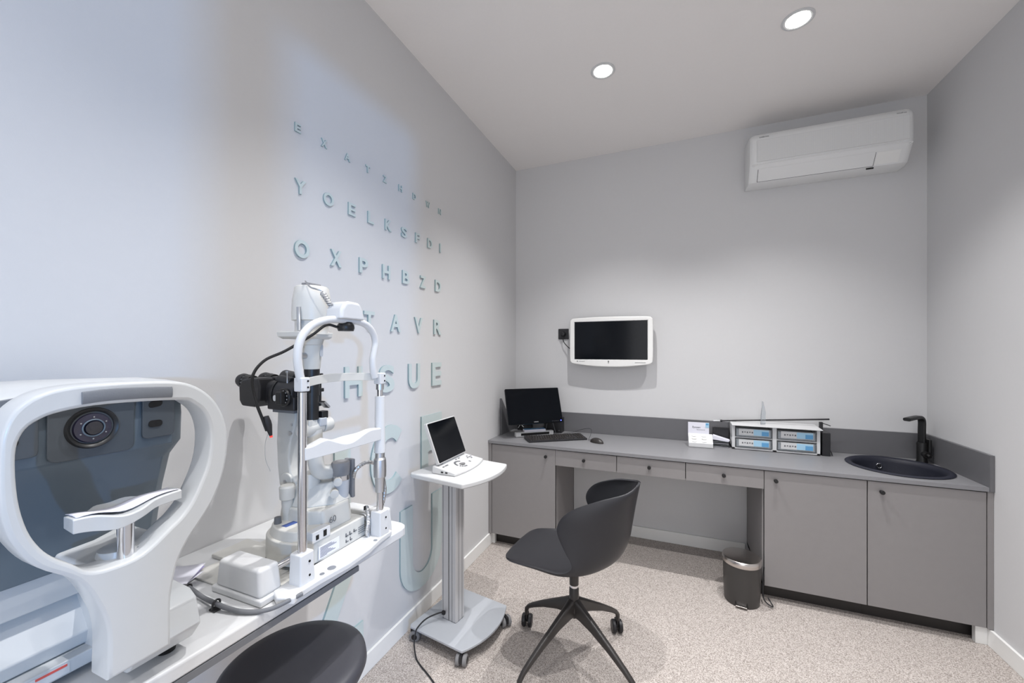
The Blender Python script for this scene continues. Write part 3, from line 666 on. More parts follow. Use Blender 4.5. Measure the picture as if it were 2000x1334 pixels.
# tablet controller
o0 = V(-1.03, 1.800, .8285)
t = thing('control_console', 'white control console with a tilted black touch screen on the trolley', 'console', o0)
# base wedge : x toward the room
b = MB(); P = []
for i in range(9):
    u = -1+2*i/8; P.append((.078-.020*u*u, u*.150))
P += [(-.072, .146), (-.072, -.146)]
b.prism(P, 0, .012, o0); 
btm = [(x, y) for x, y in P]
bm_top = [V(o0.x+x*.97, o0.y+y*.985, o0.z+.012+(.070-x)/.15*.026) for x, y in P]
b = MB(); b.loft([[V(o0.x+x, o0.y+y, o0.z+.0005) for x, y in P], [V(o0.x+x, o0.y+y, o0.z+.010+(.070-x)/.15*.022) for x, y in P], bm_top]); b.build('console_base', 'white', t, bevel=.003, sharp=40)
def ctop(x, y): return V(o0.x+x, o0.y+y, o0.z+.0155+(.070-x)/.15*.026)
b = MB(); 
def pad(x, y, w, h): 
    q = [ctop(x-w/2, y-h/2), ctop(x+w/2, y-h/2), ctop(x+w/2, y+h/2), ctop(x-w/2, y+h/2)]; b.loft([[p-V(0, 0, .004) for p in q], [p-V(0, 0, .0018) for p in q]])
def one(x, y, w, h):
    global b
    b = MB(); pad(x, y, w, h); b.build('button', 'ink', t)
for q in ((-.025, -.118, .007, .014), (-.025, -.09, .007, .026), (-.035, .02, .006, .014), (-.035, .048, .006, .016), (.028, .055, .012, .007)): one(*q)
b = MB()
for k in range(9):
    a = math.radians(140+k*15); pad(.016+.034*math.cos(a), -.012+.034*math.sin(a), .009, .009)
b.build('curved_slider', 'ink', t); b = MB()
for k in range(4):
    a = math.radians(-70+k*22); pad(.016+.030*math.cos(a), -.012+.030*math.sin(a), .007, .010)
b.build('curved_slider', 'ink', t)
for dx, dy in ((0, 0), (.014, 0), (-.014, 0), (0, .018), (0, -.018)): one(-.005+dx, .108+dy, .007, .009)
MB().lathe([(.0, 0), (.017, 0), (.016, .003), (.0, .004)], ctop(.018, -.010)-V(0, 0, .003), (-.1, 0, 1), n=24).build('dial', 'rubber', t)
b = MB()
for x in (-.020, .004): b.box(o0.x+x, o0.x+x+.012, o0.y-.1505, o0.y-.146, o0.z+.010, o0.z+.016)
b.build('usb_ports', 'dark', t)
A = V(-1.070, 1.800, .876); Bt = V(-1.143, 1.800, 1.064); suy = (Bt-A).normalized(); sh_ = (Bt-A).length
ms = frame((A+Bt)/2, (0, 1, 0), suy)
MB().prism(rrect(.272, sh_+.008, .008, 4), -.018, 0).build('screen_housing', 'white', t, bevel=.003, mtx=ms)
MB().prism(rrect(.262, sh_-.002, .006, 4), -.001, .0012).build('touch_screen', 'screen', t, mtx=ms)
MB().box(-.09, .09, -.012, .012, -.02, .0).build('hinge', 'basegr', t, bevel=.003, mtx=frame(A+V(-.006, 0, -.010), (0, 1, 0), suy))

# ------------------------------------------------------------------ round stool
SCN = V(-.940, .762, 0)
t = thing('round_stool', 'black padded round stool seat tucked under the instrument table', 'stool', SCN)
sz = .60
MB().lathe([(.0, sz-.062), (.150, sz-.060), (.172, sz-.048), (.181, sz-.028), (.178, sz-.010), (.165, sz-.001), (.14, sz+.001), (.08, sz-.004), (.0, sz-.007)], SCN, n=64).build('seat', 'stool', t, sharp=80)
MB().cyl(SCN+V(0, 0, .08), SCN+V(0, 0, sz-.06), .024).build('gas_lift', 'chrome', t)
for k in range(5):
    a = 2*PI*k/5+.3; d_ = V(math.cos(a), math.sin(a), 0)
    lg = MB().tube([SCN+V(0, 0, .11), SCN+d_*.13+V(0, 0, .095), SCN+d_*.24+V(0, 0, .068)], .014, n=12).build('leg', 'chrome', t)
    castor(lg, 'castor', *(SCN+d_*.235).xy, a, .024, world=True, top=.065)

# ------------------------------------------------------------------ instrument table
TZ = .857
t = thing('instrument_table', 'white instrument table along the left wall carrying both eye instruments', 'table', (-1.05, .2, 0))
P = [(XL+.0145, -.85), (-.900, -.85), (-.815, 1.025), (-.818, 1.045), (-.830, 1.060), (-.850, 1.068), (XL+.0145, 1.090)]
P = [(XL+.002, -.85), (-.900, -.85), (-.8135, 1.046), (-.815, 1.066), (-.827, 1.082), (-.847, 1.090), (XL+.002, 1.110)]
MB().prism(P, TZ-.030, TZ).build('table_top', 'white', t, bevel=.006, seg=3)
MB().prism([(-.915, -.80), (-.897, -.80), (-.822, .87), (-.840, .87)], TZ-.045, TZ-.0305).build('edge_rail', 'ink', t)
MB().box(-1.10, -1.00, -.45, -.35, .03, TZ-.03).build('column', 'alu', t, bevel=.01)
MB().box(-1.24, -.86, -.62, -.18, 0, .03).build('foot_plate', 'basegr', t, bevel=.006)
MB().box(XL+.001, XL+.030, -.8, 1.0, TZ-.065, TZ-.0305).build('wall_rail', 'white', t)

# ------------------------------------------------------------------ slit lamp
CY = .829
t = thing('slit_lamp', 'ivory slit lamp microscope with chin rest and black binocular on the table', 'slit lamp', (-.95, CY, TZ))
P1, P2 = V(-.830, .693, 0), V(-.830, .965, 0)
# front rail (bridge) joining both posts
b = MB()
pl = [(-.792, .640), (-.800, .662), (-.800, .72), (-.790, .80), (-.793, .88), (-.808, .945), (-.812, 1.0), (-.850, 1.005), (-.868, .93), (-.868, .70), (-.862, .640), (-.83, .625)]
b.prism(pl, TZ+.0005, TZ+.018); b.build('front_rail', 'white', t, bevel=.005, seg=3)
b = MB()
for (y, r) in ((.765, .0105), (.735, .006), (.925, .006)): b.cyl((-.812, y, TZ+.0182), (-.812, y, TZ+.0188), r, n=20)
b.build('rail_screws', 'satin', t)
for p, nm in ((P1, 0), (P2, 1)):
    b = MB(); b.box(p.x-.022, p.x+.018, p.y-.020, p.y+.022, TZ+.015, TZ+.090, taper=.92); f = b.build('post_foot', 'white', t, bevel=.004, seg=3)
    b = MB()
    for z in (.035, .068): b.cyl((p.x+.015, p.y+.006, TZ+z), (p.x+.0185, p.y+.006, TZ+z), .0028, n=12)
    b.build('screw', 'dark', f)
MB().box(-.895, -.825, .975, 1.020, TZ+.001, TZ+.080, taper=.85).build('rail_cover', 'white', t, bevel=.008, seg=3)
MB().cyl((P1.x, P1.y, TZ+.088), (P1.x, P1.y, 1.330), .0100).build('post', 'chrome', t)
MB().cyl((P2.x, P2.y, TZ+.088), (P2.x, P2.y, 1.010), .0100).build('post', 'chrome', t)
MB().cyl((P2.x, P2.y, 1.13), (P2.x, P2.y, 1.345), .0085).build('post', 'chrome', t)
MB().lathe([(.0, 0), (.0135, 0), (.0145, .030), (.0155, .042), (.0185, .046), (.0190, .075), (.0178, .098), (.014, .104), (.014, .118), (.0, .118)], (P2.x, P2.y, 1.003), n=32).build('height_knob', 'satin', t, sharp=25)
MB().lathe([(.0, 0), (.0165, 0), (.0165, .012), (.0155, .03), (.0145, .17), (.0, .17)], (P2.x, P2.y, 1.122), n=32).build('post_sleeve', 'white', t)
MB().lathe([(.0, 0), (.0115, 0), (.0115, .018), (.0, .018)], (P2.x, P2.y, 1.312), n=28).build('collar', 'satin', t)
# clamps and arch
for p, z in ((P1, 1.352), (P2, 1.349)):
    c = MB().box(p.x-.013, p.x+.013, p.y-.013, p.y+.012, z-.020, z+.014).build('clamp', 'white', t, bevel=.003)
    b = MB()
    for dz in (-.010, .005): b.cyl((p.x+.012, p.y+.005, z+dz), (p.x+.0142, p.y+.005, z+dz), .0025, n=12)
    b.build('screw', 'dark', c)
arch = [(.690, 1.355), (.684, 1.381), (.680, 1.412), (.684, 1.445), (.698, 1.472), (.725, 1.495), (.761, 1.508), (.800, 1.513), (.85, 1.513), (.885, 1.511), (.912, 1.502), (.935, 1.482), (.945, 1.455), (.940, 1.430), (.934, 1.405), (.935, 1.375), (.942, 1.350)]
MB().tube([(-.830, y, z) for y, z in arch], .0098, n=18, k=5).build('headrest_arch', 'white', t)
# forehead band
n = 15; R0 = []
for i in range(n):
    u = -1+2*i/(n-1); y = CY+u*.128; x = -.832-.030*(1-u*u)-.0; zc = 1.3505+.006*(1-u*u)
    R0.append([V(x+.0022, y, zc-.011), V(x+.0022, y, zc+.011), V(x-.0022, y, zc+.011), V(x-.0022, y, zc-.011)])
b = MB(); b.loft(R0); b.build('forehead_band', 'ivory', t, bevel=.001)
# fixation lamp pod above the arch
pod = [(-.047, 0), (-.043, .028), (-.028, .047), (-.010, .052), (.028, .050), (.042, .030), (.050, 0)]
b = MB(); b.loft([[V(x, CY+.004+y*k*.94, 1.515+z*(k if z > 0 else 1)*.96) for y, z in pod] for x, k in ((-.868, .80), (-.860, .97), (-.812, .97), (-.806, .86))]); pd_ = b.build('lamp_pod', 'white', t, bevel=.004, seg=3)
MB().lathe([(.0, -.022), (.020, -.022), (.0225, -.014), (.0215, -.006), (.016, .002), (.0, .002)], (-.835, CY+.006, 1.506), n=32).build('background_light', 'black', pd_)
# cable loops from pod
b = MB(); P = []
for i in range(80):
    a = i/79*2*PI*6.5; f = i/79; P.append(V(-.850-.02*f+.0068*math.cos(a), .800-.012*f+.0068*math.sin(a), 1.548+.036*f))
b.tube(P, .0022, n=6, smooth=False)
b.tube([P[-1], (-.875, .792, 1.590), (-.885, .784, 1.594), (-.905, .782, 1.600), (-.922, .785, 1.612), (-.940, .795, 1.621)], .0022, n=8); b.build('coiled_cable', 'satin', t)
# chin rest
def chin():
    b = MB(); rings = []
    N = 31
    for i in range(N):
        u = i/(N-1); y = .692+u*.275
        c = abs(u-.5)*2; dip = math.exp(-((u-.44)/.13)**2)
        zt = 1.198+.006*math.sin(u*PI*2)*0 - .016*math.exp(-((u-.50)/.17)**2)+.009*math.exp(-((u-.22)/.10)**2)+.004*math.exp(-((u-.80)/.12)**2)
        zb = 1.166 - .004*u
        xb = -.842-.040*math.exp(-((u-.46)/.20)**4)      # depth toward the wall
        xf = -.818+.004*math.sin(u*PI)
        rings.append([V(xf, y, zb), V(xf, y, zt-.003), V(xf-.003, y, zt), V(xb+.006, y, zt+.004*math.exp(-((u-.46)/.2)**4)), V(xb, y, zt-.002), V(xb, y, zb+.004)])
    b.loft(rings); return b
chin().build('chin_rest', 'white', t, bevel=.002, sharp=50)
# small fixation arm: black flexible cable with red tip
b = MB(); pts = [(-.845, .815, 1.494), (-.858, .790, 1.498), (-.870, .755, 1.470), (-.895, .700, 1.430), (-.925, .665, 1.405), (-.945, .650, 1.365), (-.948, .660, 1.310), (-.940, .672, 1.262), (-.935, .680, 1.232)]
b.tube(pts, .0036, n=10); fa = b.build('fixation_arm', 'black', t)
MB().lathe([(.0, 0), (.006, 0), (.0085, .014), (.0085, .024), (.005, .042), (.0035, .05), (.0, .05)], (-.936, .678, 1.268), (.12, .18, -1), n=20).build('fixation_light', 'blackp', fa)
MB().lathe([(.0, 0), (.0035, 0), (.0035, .004), (.0, .005)], (-.930, .687, 1.2185), (.12, .18, -1), n=14).build('light_tip', 'redled', fa)
# --- base: glide plates, axle and covers
MB().box(-1.185, -1.03, .700, .800, TZ+.0005, TZ+.012).build('glide_plate', 'ivory', t, bevel=.003)
MB().box(-1.14, -.88, .62, 1.00, TZ+.0005, TZ+.006).build('rail_plate', 'ivory', t, bevel=.002)
b = MB(); b.box(-1.022, -.850, .603, .668, TZ+.0005, TZ+.016); b.build('axle_cover_skirt', 'white', t, bevel=.004)
b = MB(); b.box(-1.014, -.858, .607, .664, TZ+.014, TZ+.078, taper=.90); b.build('axle_cover', 'white', t, bevel=.009, seg=4)
b = MB(); b.box(-1.022, -.875, .995, 1.045, TZ+.001, TZ+.062, taper=.92); b.build('axle_cover', 'white', t, bevel=.008, seg=3)
MB().cyl((-.905, .64, .900), (-.905, 1.0, .900), .0085).build('axle', 'chrome', t)
b = MB(); b.lathe([(.0, 0), (.020, 0), (.020, .006), (.0, .006)], (-.905, .972, .900), (0, 1, 0)); b.build('axle_wheel', 'satin', t)
# body plan: long straight front side, rounded left end
bp = [(-.866, .930), (-.866, .745), (-.885, .700), (-.935, .678), (-.99, .676), (-1.045, .700), (-1.078, .745), (-1.085, .80), (-1.080, .930)]
bpc = [(p.x, p.y) for p in catmull([V(-.872, .760, 0), V(-.890, .738, 0), (V(-.935, .724, 0)), V(-.985, .726, 0), V(-1.035, .748, 0), V(-1.065, .79, 0), V(-1.075, .84, 0)], 4)]
bpf = [(-.867, .945), (-.866, .790)]+bpc+[(-1.075, .945)]
MB().prism(bpf, .872, .932, top=[(x*.985+(-.97)*.015, y*.985+.82*.015) for x, y in bpf]).build('instrument_base', 'ivory', t, bevel=.004, seg=3)
up_ = [((x+.97)*.92-.97, (y-.835)*.92+.835) for x, y in bpf if y < .83]
up_ = [(-.890, .83)]+[(max(min(x, -.885), -1.06), y) for x, y in up_]+[(-1.05, .83)]
MB().prism(up_, .930, .956, top=[((x+.97)*.90-.97, (y-.80)*.88+.80) for x, y in up_]).build('control_deck', 'ivory', t, bevel=.004, seg=3)
MB().prism([(-.985, .757), (-.966, .757), (-.962, .805), (-.981, .805)], .956, .9568).build('blue_label', 'dblue', t)
MB().lathe([(.0, 0), (.0095, 0), (.0085, .018), (.0, .019)], (-1.010, .766, .955), n=20).build('dimmer_knob', 'ink', t, sharp=25)
# joystick
MB().lathe([(.0, 0), (.013, 0), (.0115, .02), (.0145, .05), (.0145, .058), (.019, .062), (.0205, .094), (.017, .099), (.0, .099)], (-1.013, .797, .952), n=18).build('joystick', 'ivory', t, sharp=20)
# tower foot with digits
tw = [(-.885, .81), (-.885, .905), (-.905, .928), (-1.045, .928), (-1.065, .81), (-1.02, .79), (-.92, .79)]
MB().prism(tw, .930, .990, top=[((x+.97)*.90-.97, (y-.86)*.95+.86) for x, y in tw]).build('tower', 'ivory', t, bevel=.006, seg=3)
MB().prism([(-.90, .86), (-.90, .925), (-1.04, .925), (-1.04, .80), (-.96, .80)], .988, 1.045, top=[(-.93, .88), (-.93, .915), (-1.02, .915), (-1.03, .83), (-.97, .83)]).build('tower_top', 'ivory', t, bevel=.006, seg=3)
link('model_digits', text('60', .017, .0006, .0), 'ink', t, mtx=frame((-.8835, .825, .952), (0, 1, 0), V(-.05, 0, 1)))
# usb module
b = MB(); b.box(-.890, -.8655, .752, .812, .930, .958, taper=.96); um = b.build('port_module', 'white', t, bevel=.002)
b = MB(); b.box(-.8665, -.8648, .788, .798, .936, .952); b.box(-.8665, -.8648, .764, .773, .936, .948); b.build('usb_ports', 'dark', um)
MB().box(-.8665, -.865, .936, .944, .95, .962).build('usb_ports', 'dark', um)
# information stickers on the long side
st = MB().box(-.8668, -.8660, .773, .842, .880, .914).build('rating_sticker', 'paper', t)
b = MB()
for k in range(8): b.box(-.8661, -.8655, .778, .800+.004*((k*7) % 9), .884+k*.0035, .8852+k*.0035)
b.build('sticker_print', 'ink', st); b = MB()
for (y, z, w, h) in ((.866, .900, .010, .010), (.880, .900, .010, .010), (.896, .902, .012, .008), (.866, .884, .010, .008), (.882, .884, .008, .010)): b.box(-.8668, -.8658, y, y+w, z, z+h*.3); b.box(-.8668, -.8658, y, y+w*.3, z, z+h)
b.build('printed_symbols', 'ink', t); b = MB()
for k in range(4): b.box(-.8672, -.8662, .915, .94, .888+k*.006, .8895+k*.006)
b.build('printed_lines', 'ink', t)
# --- swing tower, lamp column
MB().cyl((-.985, .850, 1.02), (-.985, .850, 1.075), .030, .026).build('pivot_boss', 'ivory', t, bevel=.002)
# microscope arm: tall curved bracket
ap = [(-.035, 1.256), (.040, 1.256), (.040, 1.236), (.032, 1.20), (.020, 1.17), (.012, 1.12), (.018, 1.075), (.040, 1.05), (.040, 1.012), (-.005, 1.010), (-.028, 1.035), (-.036, 1.09), (-.040, 1.16)]
MB().prism([(-x, z) for x, z in ap], -.020, .022, (-1.055, .845, 0), (-1, 0, 0), (0, 0, 1), (0, 1, 0)).build('microscope_arm', 'ivory', t, bevel=.006, seg=3)
MB().cyl((-1.050, .820, 1.050), (-1.050, .880, 1.050), .024).build('arm_pivot', 'ivory', t, bevel=.003)
b = MB(); b.cyl((-1.050, .8195, 1.050), (-1.050, .817, 1.050), .005, n=14); b.cyl((-1.030, .826, 1.215), (-1.030, .823, 1.215), .004, n=14); b.cyl((-1.035, .826, 1.19), (-1.035, .820, 1.19), .006, n=14); b.build('arm_screws', 'satin', t)
# illumination arm L bracket
b = MB(); L = catmull([V(-.955, .835, 1.190), V(-.955, .838, 1.13), V(-.955, .845, 1.090), V(-.950, .870, 1.074), V(-.945, .91, 1.072)], 5)
rings = [[p+V(x, 0, 0)+((V(0, 1, 0) if i < 12 else V(0, 0, 1))*y) for x, y in rrect(.040, .040, .012, 4)] for i, p in enumerate(L)]
b = MB(); b.tube([(-.955, .838, 1.205), (-.955, .840, 1.13), (-.955, .850, 1.088), (-.950, .872, 1.074), (-.945, .905, 1.072)], 0, flat=(.022, .020), n=16, up=(1, 0, 0)); b.build('lamp_arm', 'ivory', t)
MB().cyl((-.955, .790, 1.206), (-.955, .860, 1.212), .0190).build('tilt_barrel', 'ivory', t, bevel=.003)
MB().cyl((-.955, .862, 1.212), (-.955, .893, 1.214), .0205, .0210).build('tilt_knob', 'ivory', t, bevel=.004)
# gray motor/centring knob column at right
MB().lathe([(.0, 0), (.021, 0), (.0235, .03), (.025, .062), (.0, .062)], (-.925, .905, .985), n=32).build('swing_column', 'basegr', t)
MB().lathe([(.0, 0), (.0255, 0), (.0255, .014), (.0, .014)], (-.925, .905, 1.047), n=32).build('swing_ring', 'chrome', t)
MB().lathe([(.0, 0), (.0255, 0), (.0262, .034), (.024, .038), (.0, .039)], (-.925, .905, 1.061), n=32).build('swing_cap', 'rubber', t)
b = MB(); b.box(-.936, -.902, .929, .940, .985, 1.102); b.build('swing_side_plate', 'rubber', t, bevel=.003)
for z in (1.052, 1.022):
    MB().lathe([(.0, 0), (.006, 0), (.006, .018), (.0115, .020), (.0115, .030), (.0, .031)], (-.918, .885-.012*(z < 1.03), z), (.75, -.65, 0), n=20).build('lock_knob', 'ivory', t)
# corrugated cable
def corr(pts, r, name):
    b = MB(); P = catmull(pts, 10); b.tube(P, lambda f: r*(1+.16*(int(f*70) % 2)), n=12, smooth=False); return b.build(name, 'satin', t, sharp=20)
corr([(-.905, .935, 1.045), (-.890, .930, 1.072), (-.880, .961, 1.086), (-.872, 1.000, 1.070), (-.858, 1.008, 1.035), (-.850, 1.010, .993), (-.852, 1.002, .950), (-.862, .998, .925)], .0055, 'corrugated_cable')
corr([(-.880, .962, .950), (-.862, .950, .935), (-.852, .940, .915), (-.850, .933, .890), (-.850, .940, .872), (-.848, .953, .872), (-.848, .960, .90)], .0062, 'corrugated_cable')
# --- lamp head column
HX, HY = -.955, .829
MB().lathe([(.0, 0), (.0205, 0), (.0205, .080), (.0, .080)], (HX, HY, 1.303), n=32).build('slit_tube', 'black', t)
MB().cyl((HX, HY, 1.235), (HX, HY, 1.31), .0185).build('slit_tube', 'black', t)
MB().lathe([(.0, 0), (.0215, 0), (.0225, .006), (.0255, .05), (.031, .088), (.0, .088)], (HX, HY, 1.378), n=40).build('lamp_neck', 'ivory', t)
b = MB(); b.loft([[V(HX+a*.034, HY+c_, 1.462) for a, c_ in ((-1, -.066), (1, -.066), (1, .030), (-1, .030))], [V(HX+a*.040, HY+c_, 1.468) for a, c_ in ((-1, -.076), (1, -.076), (1, .036), (-1, .036))], [V(HX+a*.041, HY+c_, 1.481) for a, c_ in ((-1, -.078), (1, -.078), (1, .037), (-1, .037))]]); b.lathe([(.0, 0), (.030, 0), (.036, .014), (.036, .018), (.0, .018)], (HX, HY-.006, 1.446), n=40); b.build('lamp_collar', 'ivory', t, bevel=.002)
MB().lathe([(.0, 0), (.046, 0), (.043, .012), (.043, .045), (.0, .045)], (HX, HY, 1.476), n=40).build('lamp_throat', 'ivory', t)
MB().lathe([(.0, -.006), (.030, -.006), (.051, 0), (.0515, .02), (.0500, .055), (.044, .092), (.040, .096), (.0, .097)], (HX, HY, 1.515), n=48, sy=1.0).build('lamp_housing', 'ivory', t, sharp=50)
b = MB(); b.box(HX-.012, HX+.012, HY-.025, HY+.022, 1.611, 1.620); lp = b.build('cable_plug', 'rubber', t, bevel=.002)
MB().tube([(HX+.010, HY-.052, 1.548), (HX+.014, HY-.054, 1.520), (HX+.010, HY-.050, 1.486)], 0, flat=(.004, .007), n=10, up=(1, 0, 0)).build('latch', 'satin', t)
MB().lathe([(.0, 0), (.008, 0), (.0085, .010), (.006, .026), (.0, .027)], (HX+.003, HY-.024, 1.416), (0, -1, 0), n=20).build('filter_lever', 'satin', t)
MB().cyl((HX, HY-.022, 1.441), (HX, HY-.042, 1.441), .0022, n=10).build('slit_pin', 'satin', t)
b = MB(); b.prism(rrect(.010, .034, .004, 3), 0, .0012); b.build('scale_window', 'basegr', t, mtx=frame((HX+.0252, HY+.010, 1.430), (0, 1, 0), (0, 0, 1)))
# black side rods of the slit unit
b = MB()
for dy in (-.024, .026):
    b.box(HX-.004, HX+.004, HY+dy-.004, HY+dy+.004, 1.235 if dy < 0 else 1.27, 1.360)
b.box(HX-.004, HX+.004, HY-.032, HY-.02, 1.352, 1.357); b.box(HX-.004, HX+.004, HY+.022, HY+.036, 1.360, 1.364); b.box(HX-.014, HX+.014, HY-.026, HY+.030, 1.312, 1.322)
b.build('slit_rods', 'black', t, bevel=.001)
b = MB(); b.prism([(-.014, 0), (.012, .0), (.012, .006), (-.014, .006)], -.011, .011); mr = b.build('mirror', 'satin', t, mtx=frame((HX+.016, HY+.028, 1.272), V(0, .72, -.69), V(0, .69, .72)))
MB().box(HX-.002, HX+.020, HY+.018, HY+.040, 1.235, 1.256).build('mirror_mount', 'black', t, bevel=.002)
MB().box(HX-.004, HX+.022, HY+.010, HY+.034, 1.214, 1.238).build('mirror_holder', 'basegr', t, bevel=.003)
MB().box(HX-.010, HX+.016, HY-.022, HY+.006, 1.218, 1.236).build('slit_foot', 'ivory', t, bevel=.002)
# --- binocular microscope
MY = .829; MZ = 1.306
b = MB(); b.cyl((-.985, MY, MZ), (-1.060, MY, MZ), .041, .043, n=40); b.build('objective_body', 'blackp', t, bevel=.003)
MB().cyl((-1.060, MY, MZ), (-1.072, MY, MZ), .046, n=40).build('objective_ring', 'black', t, bevel=.002)
b = MB(); b.box(-1.085, -.978, MY-.040, MY+.035, 1.262, 1.300); b.build('microscope_cradle', 'blackp', t, bevel=.004)
MB().box(-1.07, -.985, MY-.034, MY+.034, 1.254, 1.263).build('cradle_plate', 'ink', t, bevel=.001)
mk_ = MB(); mk_.lathe([(.0, 0), (.025, 0), (.026, .006), (.0235, .010), (.0, .010)], (-1.010, MY-.040, 1.300), (0, -1, 0), n=36); kk = mk_.build('magnification_knob', 'black', t)
MB().box(-1.018, -.996, MY-.066, MY-.049, 1.282, 1.318).build('knob_grip', 'black', kk, bevel=.004)
MB().lathe([(.0, 0), (.0085, 0), (.008, .0015), (.0, .0015)], (-1.023, MY-.062, 1.299), (-.2, -1, 0), n=24).build('knob_dot', 'white', kk)
b = MB()
for k in range(5):
    a = math.radians(-60+k*30+15); b.cyl((-1.010+.019*math.cos(a), MY-.050, 1.300+.019*math.sin(a)), (-1.010+.019*math.cos(a), MY-.0506, 1.300+.019*math.sin(a)), .0016, n=8)
b.build('knob_marks', 'white', kk)
b = MB(); b.loft([[V(x, MY+y*.040*s, MZ+.002+z*.034*s) for y, z in rrect(2, 2, .5, 4)] for x, s in ((-1.066, .9), (-1.080, 1.0), (-1.105, 1.0))]); b.build('prism_box', 'blackp', t, bevel=.002)
for s in (-1, 1):
    y = MY+s*.034
    hp = [(-1.095, 1.352), (-1.130, 1.352), (-1.165, 1.346), (-1.178, 1.325), (-1.176, 1.285), (-1.165, 1.270), (-1.110, 1.268), (-1.090, 1.290), (-1.088, 1.330)]
    b = MB(); b.prism([(x, z) for x, z in hp], -.026, .022, (0, y, 0), (1, 0, 0), (0, 0, 1), (0, 1, 0)); hs = b.build('ocular_housing', 'blackp', t, bevel=.006, seg=3)
    b = MB(); b.lathe([(.0, 0), (.021, 0), (.021, .022), (.0185, .024), (.0185, .030), (.0, .030)], (-1.150, y-.002, 1.336), (-1, 0, .12), n=32); oc = b.build('eyepiece', 'black', hs)
    b = MB(); b.lathe([(.0165, .0), (.0205, .002), (.0215, .014), (.018, .024), (.012, .026), (.0, .020)], (-1.178, y-.002, 1.3395), (-1, 0, .12), n=32); b.build('eyecup', 'blackp', oc)
    b = MB()
    for k in range(14):
        a = 2*PI*k/14; b.box(-1.176, -1.168, y-.003+.0205*math.cos(a), y+.001+.0205*math.cos(a), 1.336+.0205*math.sin(a), 1.339+.0205*math.sin(a))
    b.build('dioptre_scale', 'ink', oc)
b = MB(); b.cyl((-1.03, MY+.018, 1.345), (-1.10, MY+.030, 1.352), .020); b.cyl((-1.015, MY-.012, 1.338), (-1.07, MY-.012, 1.345), .015); b.build('rear_tube', 'blackp', t, bevel=.003)
MB().lathe([(.0, 0), (.0025, 0), (.0025, .026), (.005, .030), (.005, .034), (.0, .034)], (-1.020, MY-.026, 1.338), n=14).build('height_pin', 'satin', t)
b = MB(); b.cyl((-.985, MY, MZ), (-.978, MY, MZ), .026, .024, n=32); b.build('objective_lens', 'lens', t)
# thin tube tracing the outline of the clear breath shield
MB().tube([(-1.075, .79, 1.200), (-1.085, .785, 1.170), (-1.085, .785, 1.120), (-1.072, .79, 1.085)], .0006, n=6).build('shield_outline', 'satin', t)

# ------------------------------------------------------------------ left instrument: OCT / autorefractor
AY = .356
t = thing('eye_scanner', 'large white eye scanner with dark face and looped headrest, nearest at left', 'eye scanner', (-1.02, AY, TZ))
outer = [(.319, .938), (.319, 1.011), (.307, 1.060), (.286, 1.105), (.249, 1.142), (.228, 1.181), (.220, 1.212), (.216, 1.245), (.216, 1.302), (.219, 1.329), (.228, 1.352), (.247, 1.370), (.274, 1.379), (.320, 1.382), (.391, 1.380), (.430, 1.371), (.461, 1.347), (.482, 1.311), (.491, 1.264), (.485, 1.21), (.470, 1.166), (.449, 1.133), (.427, 1.105), (.412, 1.078), (.404, 1.048), (.399, 1.010), (.399, .938)]
inner = [(.282, 1.130), (.266, 1.146), (.252, 1.166), (.240, 1.196), (.232, 1.240), (.230, 1.296), (.236, 1.323), (.249, 1.337), (.272, 1.346), (.320, 1.3505), (.412, 1.346), (.434, 1.337), (.452, 1.316), (.461, 1.279), (.456, 1.227), (.434, 1.173), (.416, 1.148), (.398, 1.134), (.36, 1.108), (.32, 1.106), (.298, 1.113)]
oc_ = [(p.x, p.y) for p in catmull([V(a, b, 0) for a, b in outer], 4)]
ic_ = [(p.x, p.y) for p in catmull([V(a, b, 0) for a, b in inner], 4, True)]
me = shape2d([oc_, ic_], .052, .005)
hr = link('headrest_frame', me, 'dwhite', t, mtx=frame((-.806, 0, 0), (0, 1, 0), (0, 0, 1)), sharp=40)
# pad
b = MB(); PP = [(.290, 1.3485), (.32, 1.3505), (.36, 1.3495), (.400, 1.3470)]
b.loft([[V(x, y, z) for x in (-.800,) ]+[V(-.7785, y, z+.004), V(-.7775, y, z+.010), V(-.7785, y, z+.024), V(-.790, y, z+.026)] for y, z in catmull_pad] if False else [[V(-.795, p.x, p.y+.004), V(-.7785, p.x, p.y+.005), V(-.7770, p.x, p.y+.010), V(-.7770, p.x, p.y+.019), V(-.7785, p.x, p.y+.023), V(-.795, p.x, p.y+.024)] for p in catmull([V(a, c, 0) for a, c in PP], 4)])
b.build('forehead_pad', 'padgr', hr, bevel=.001)
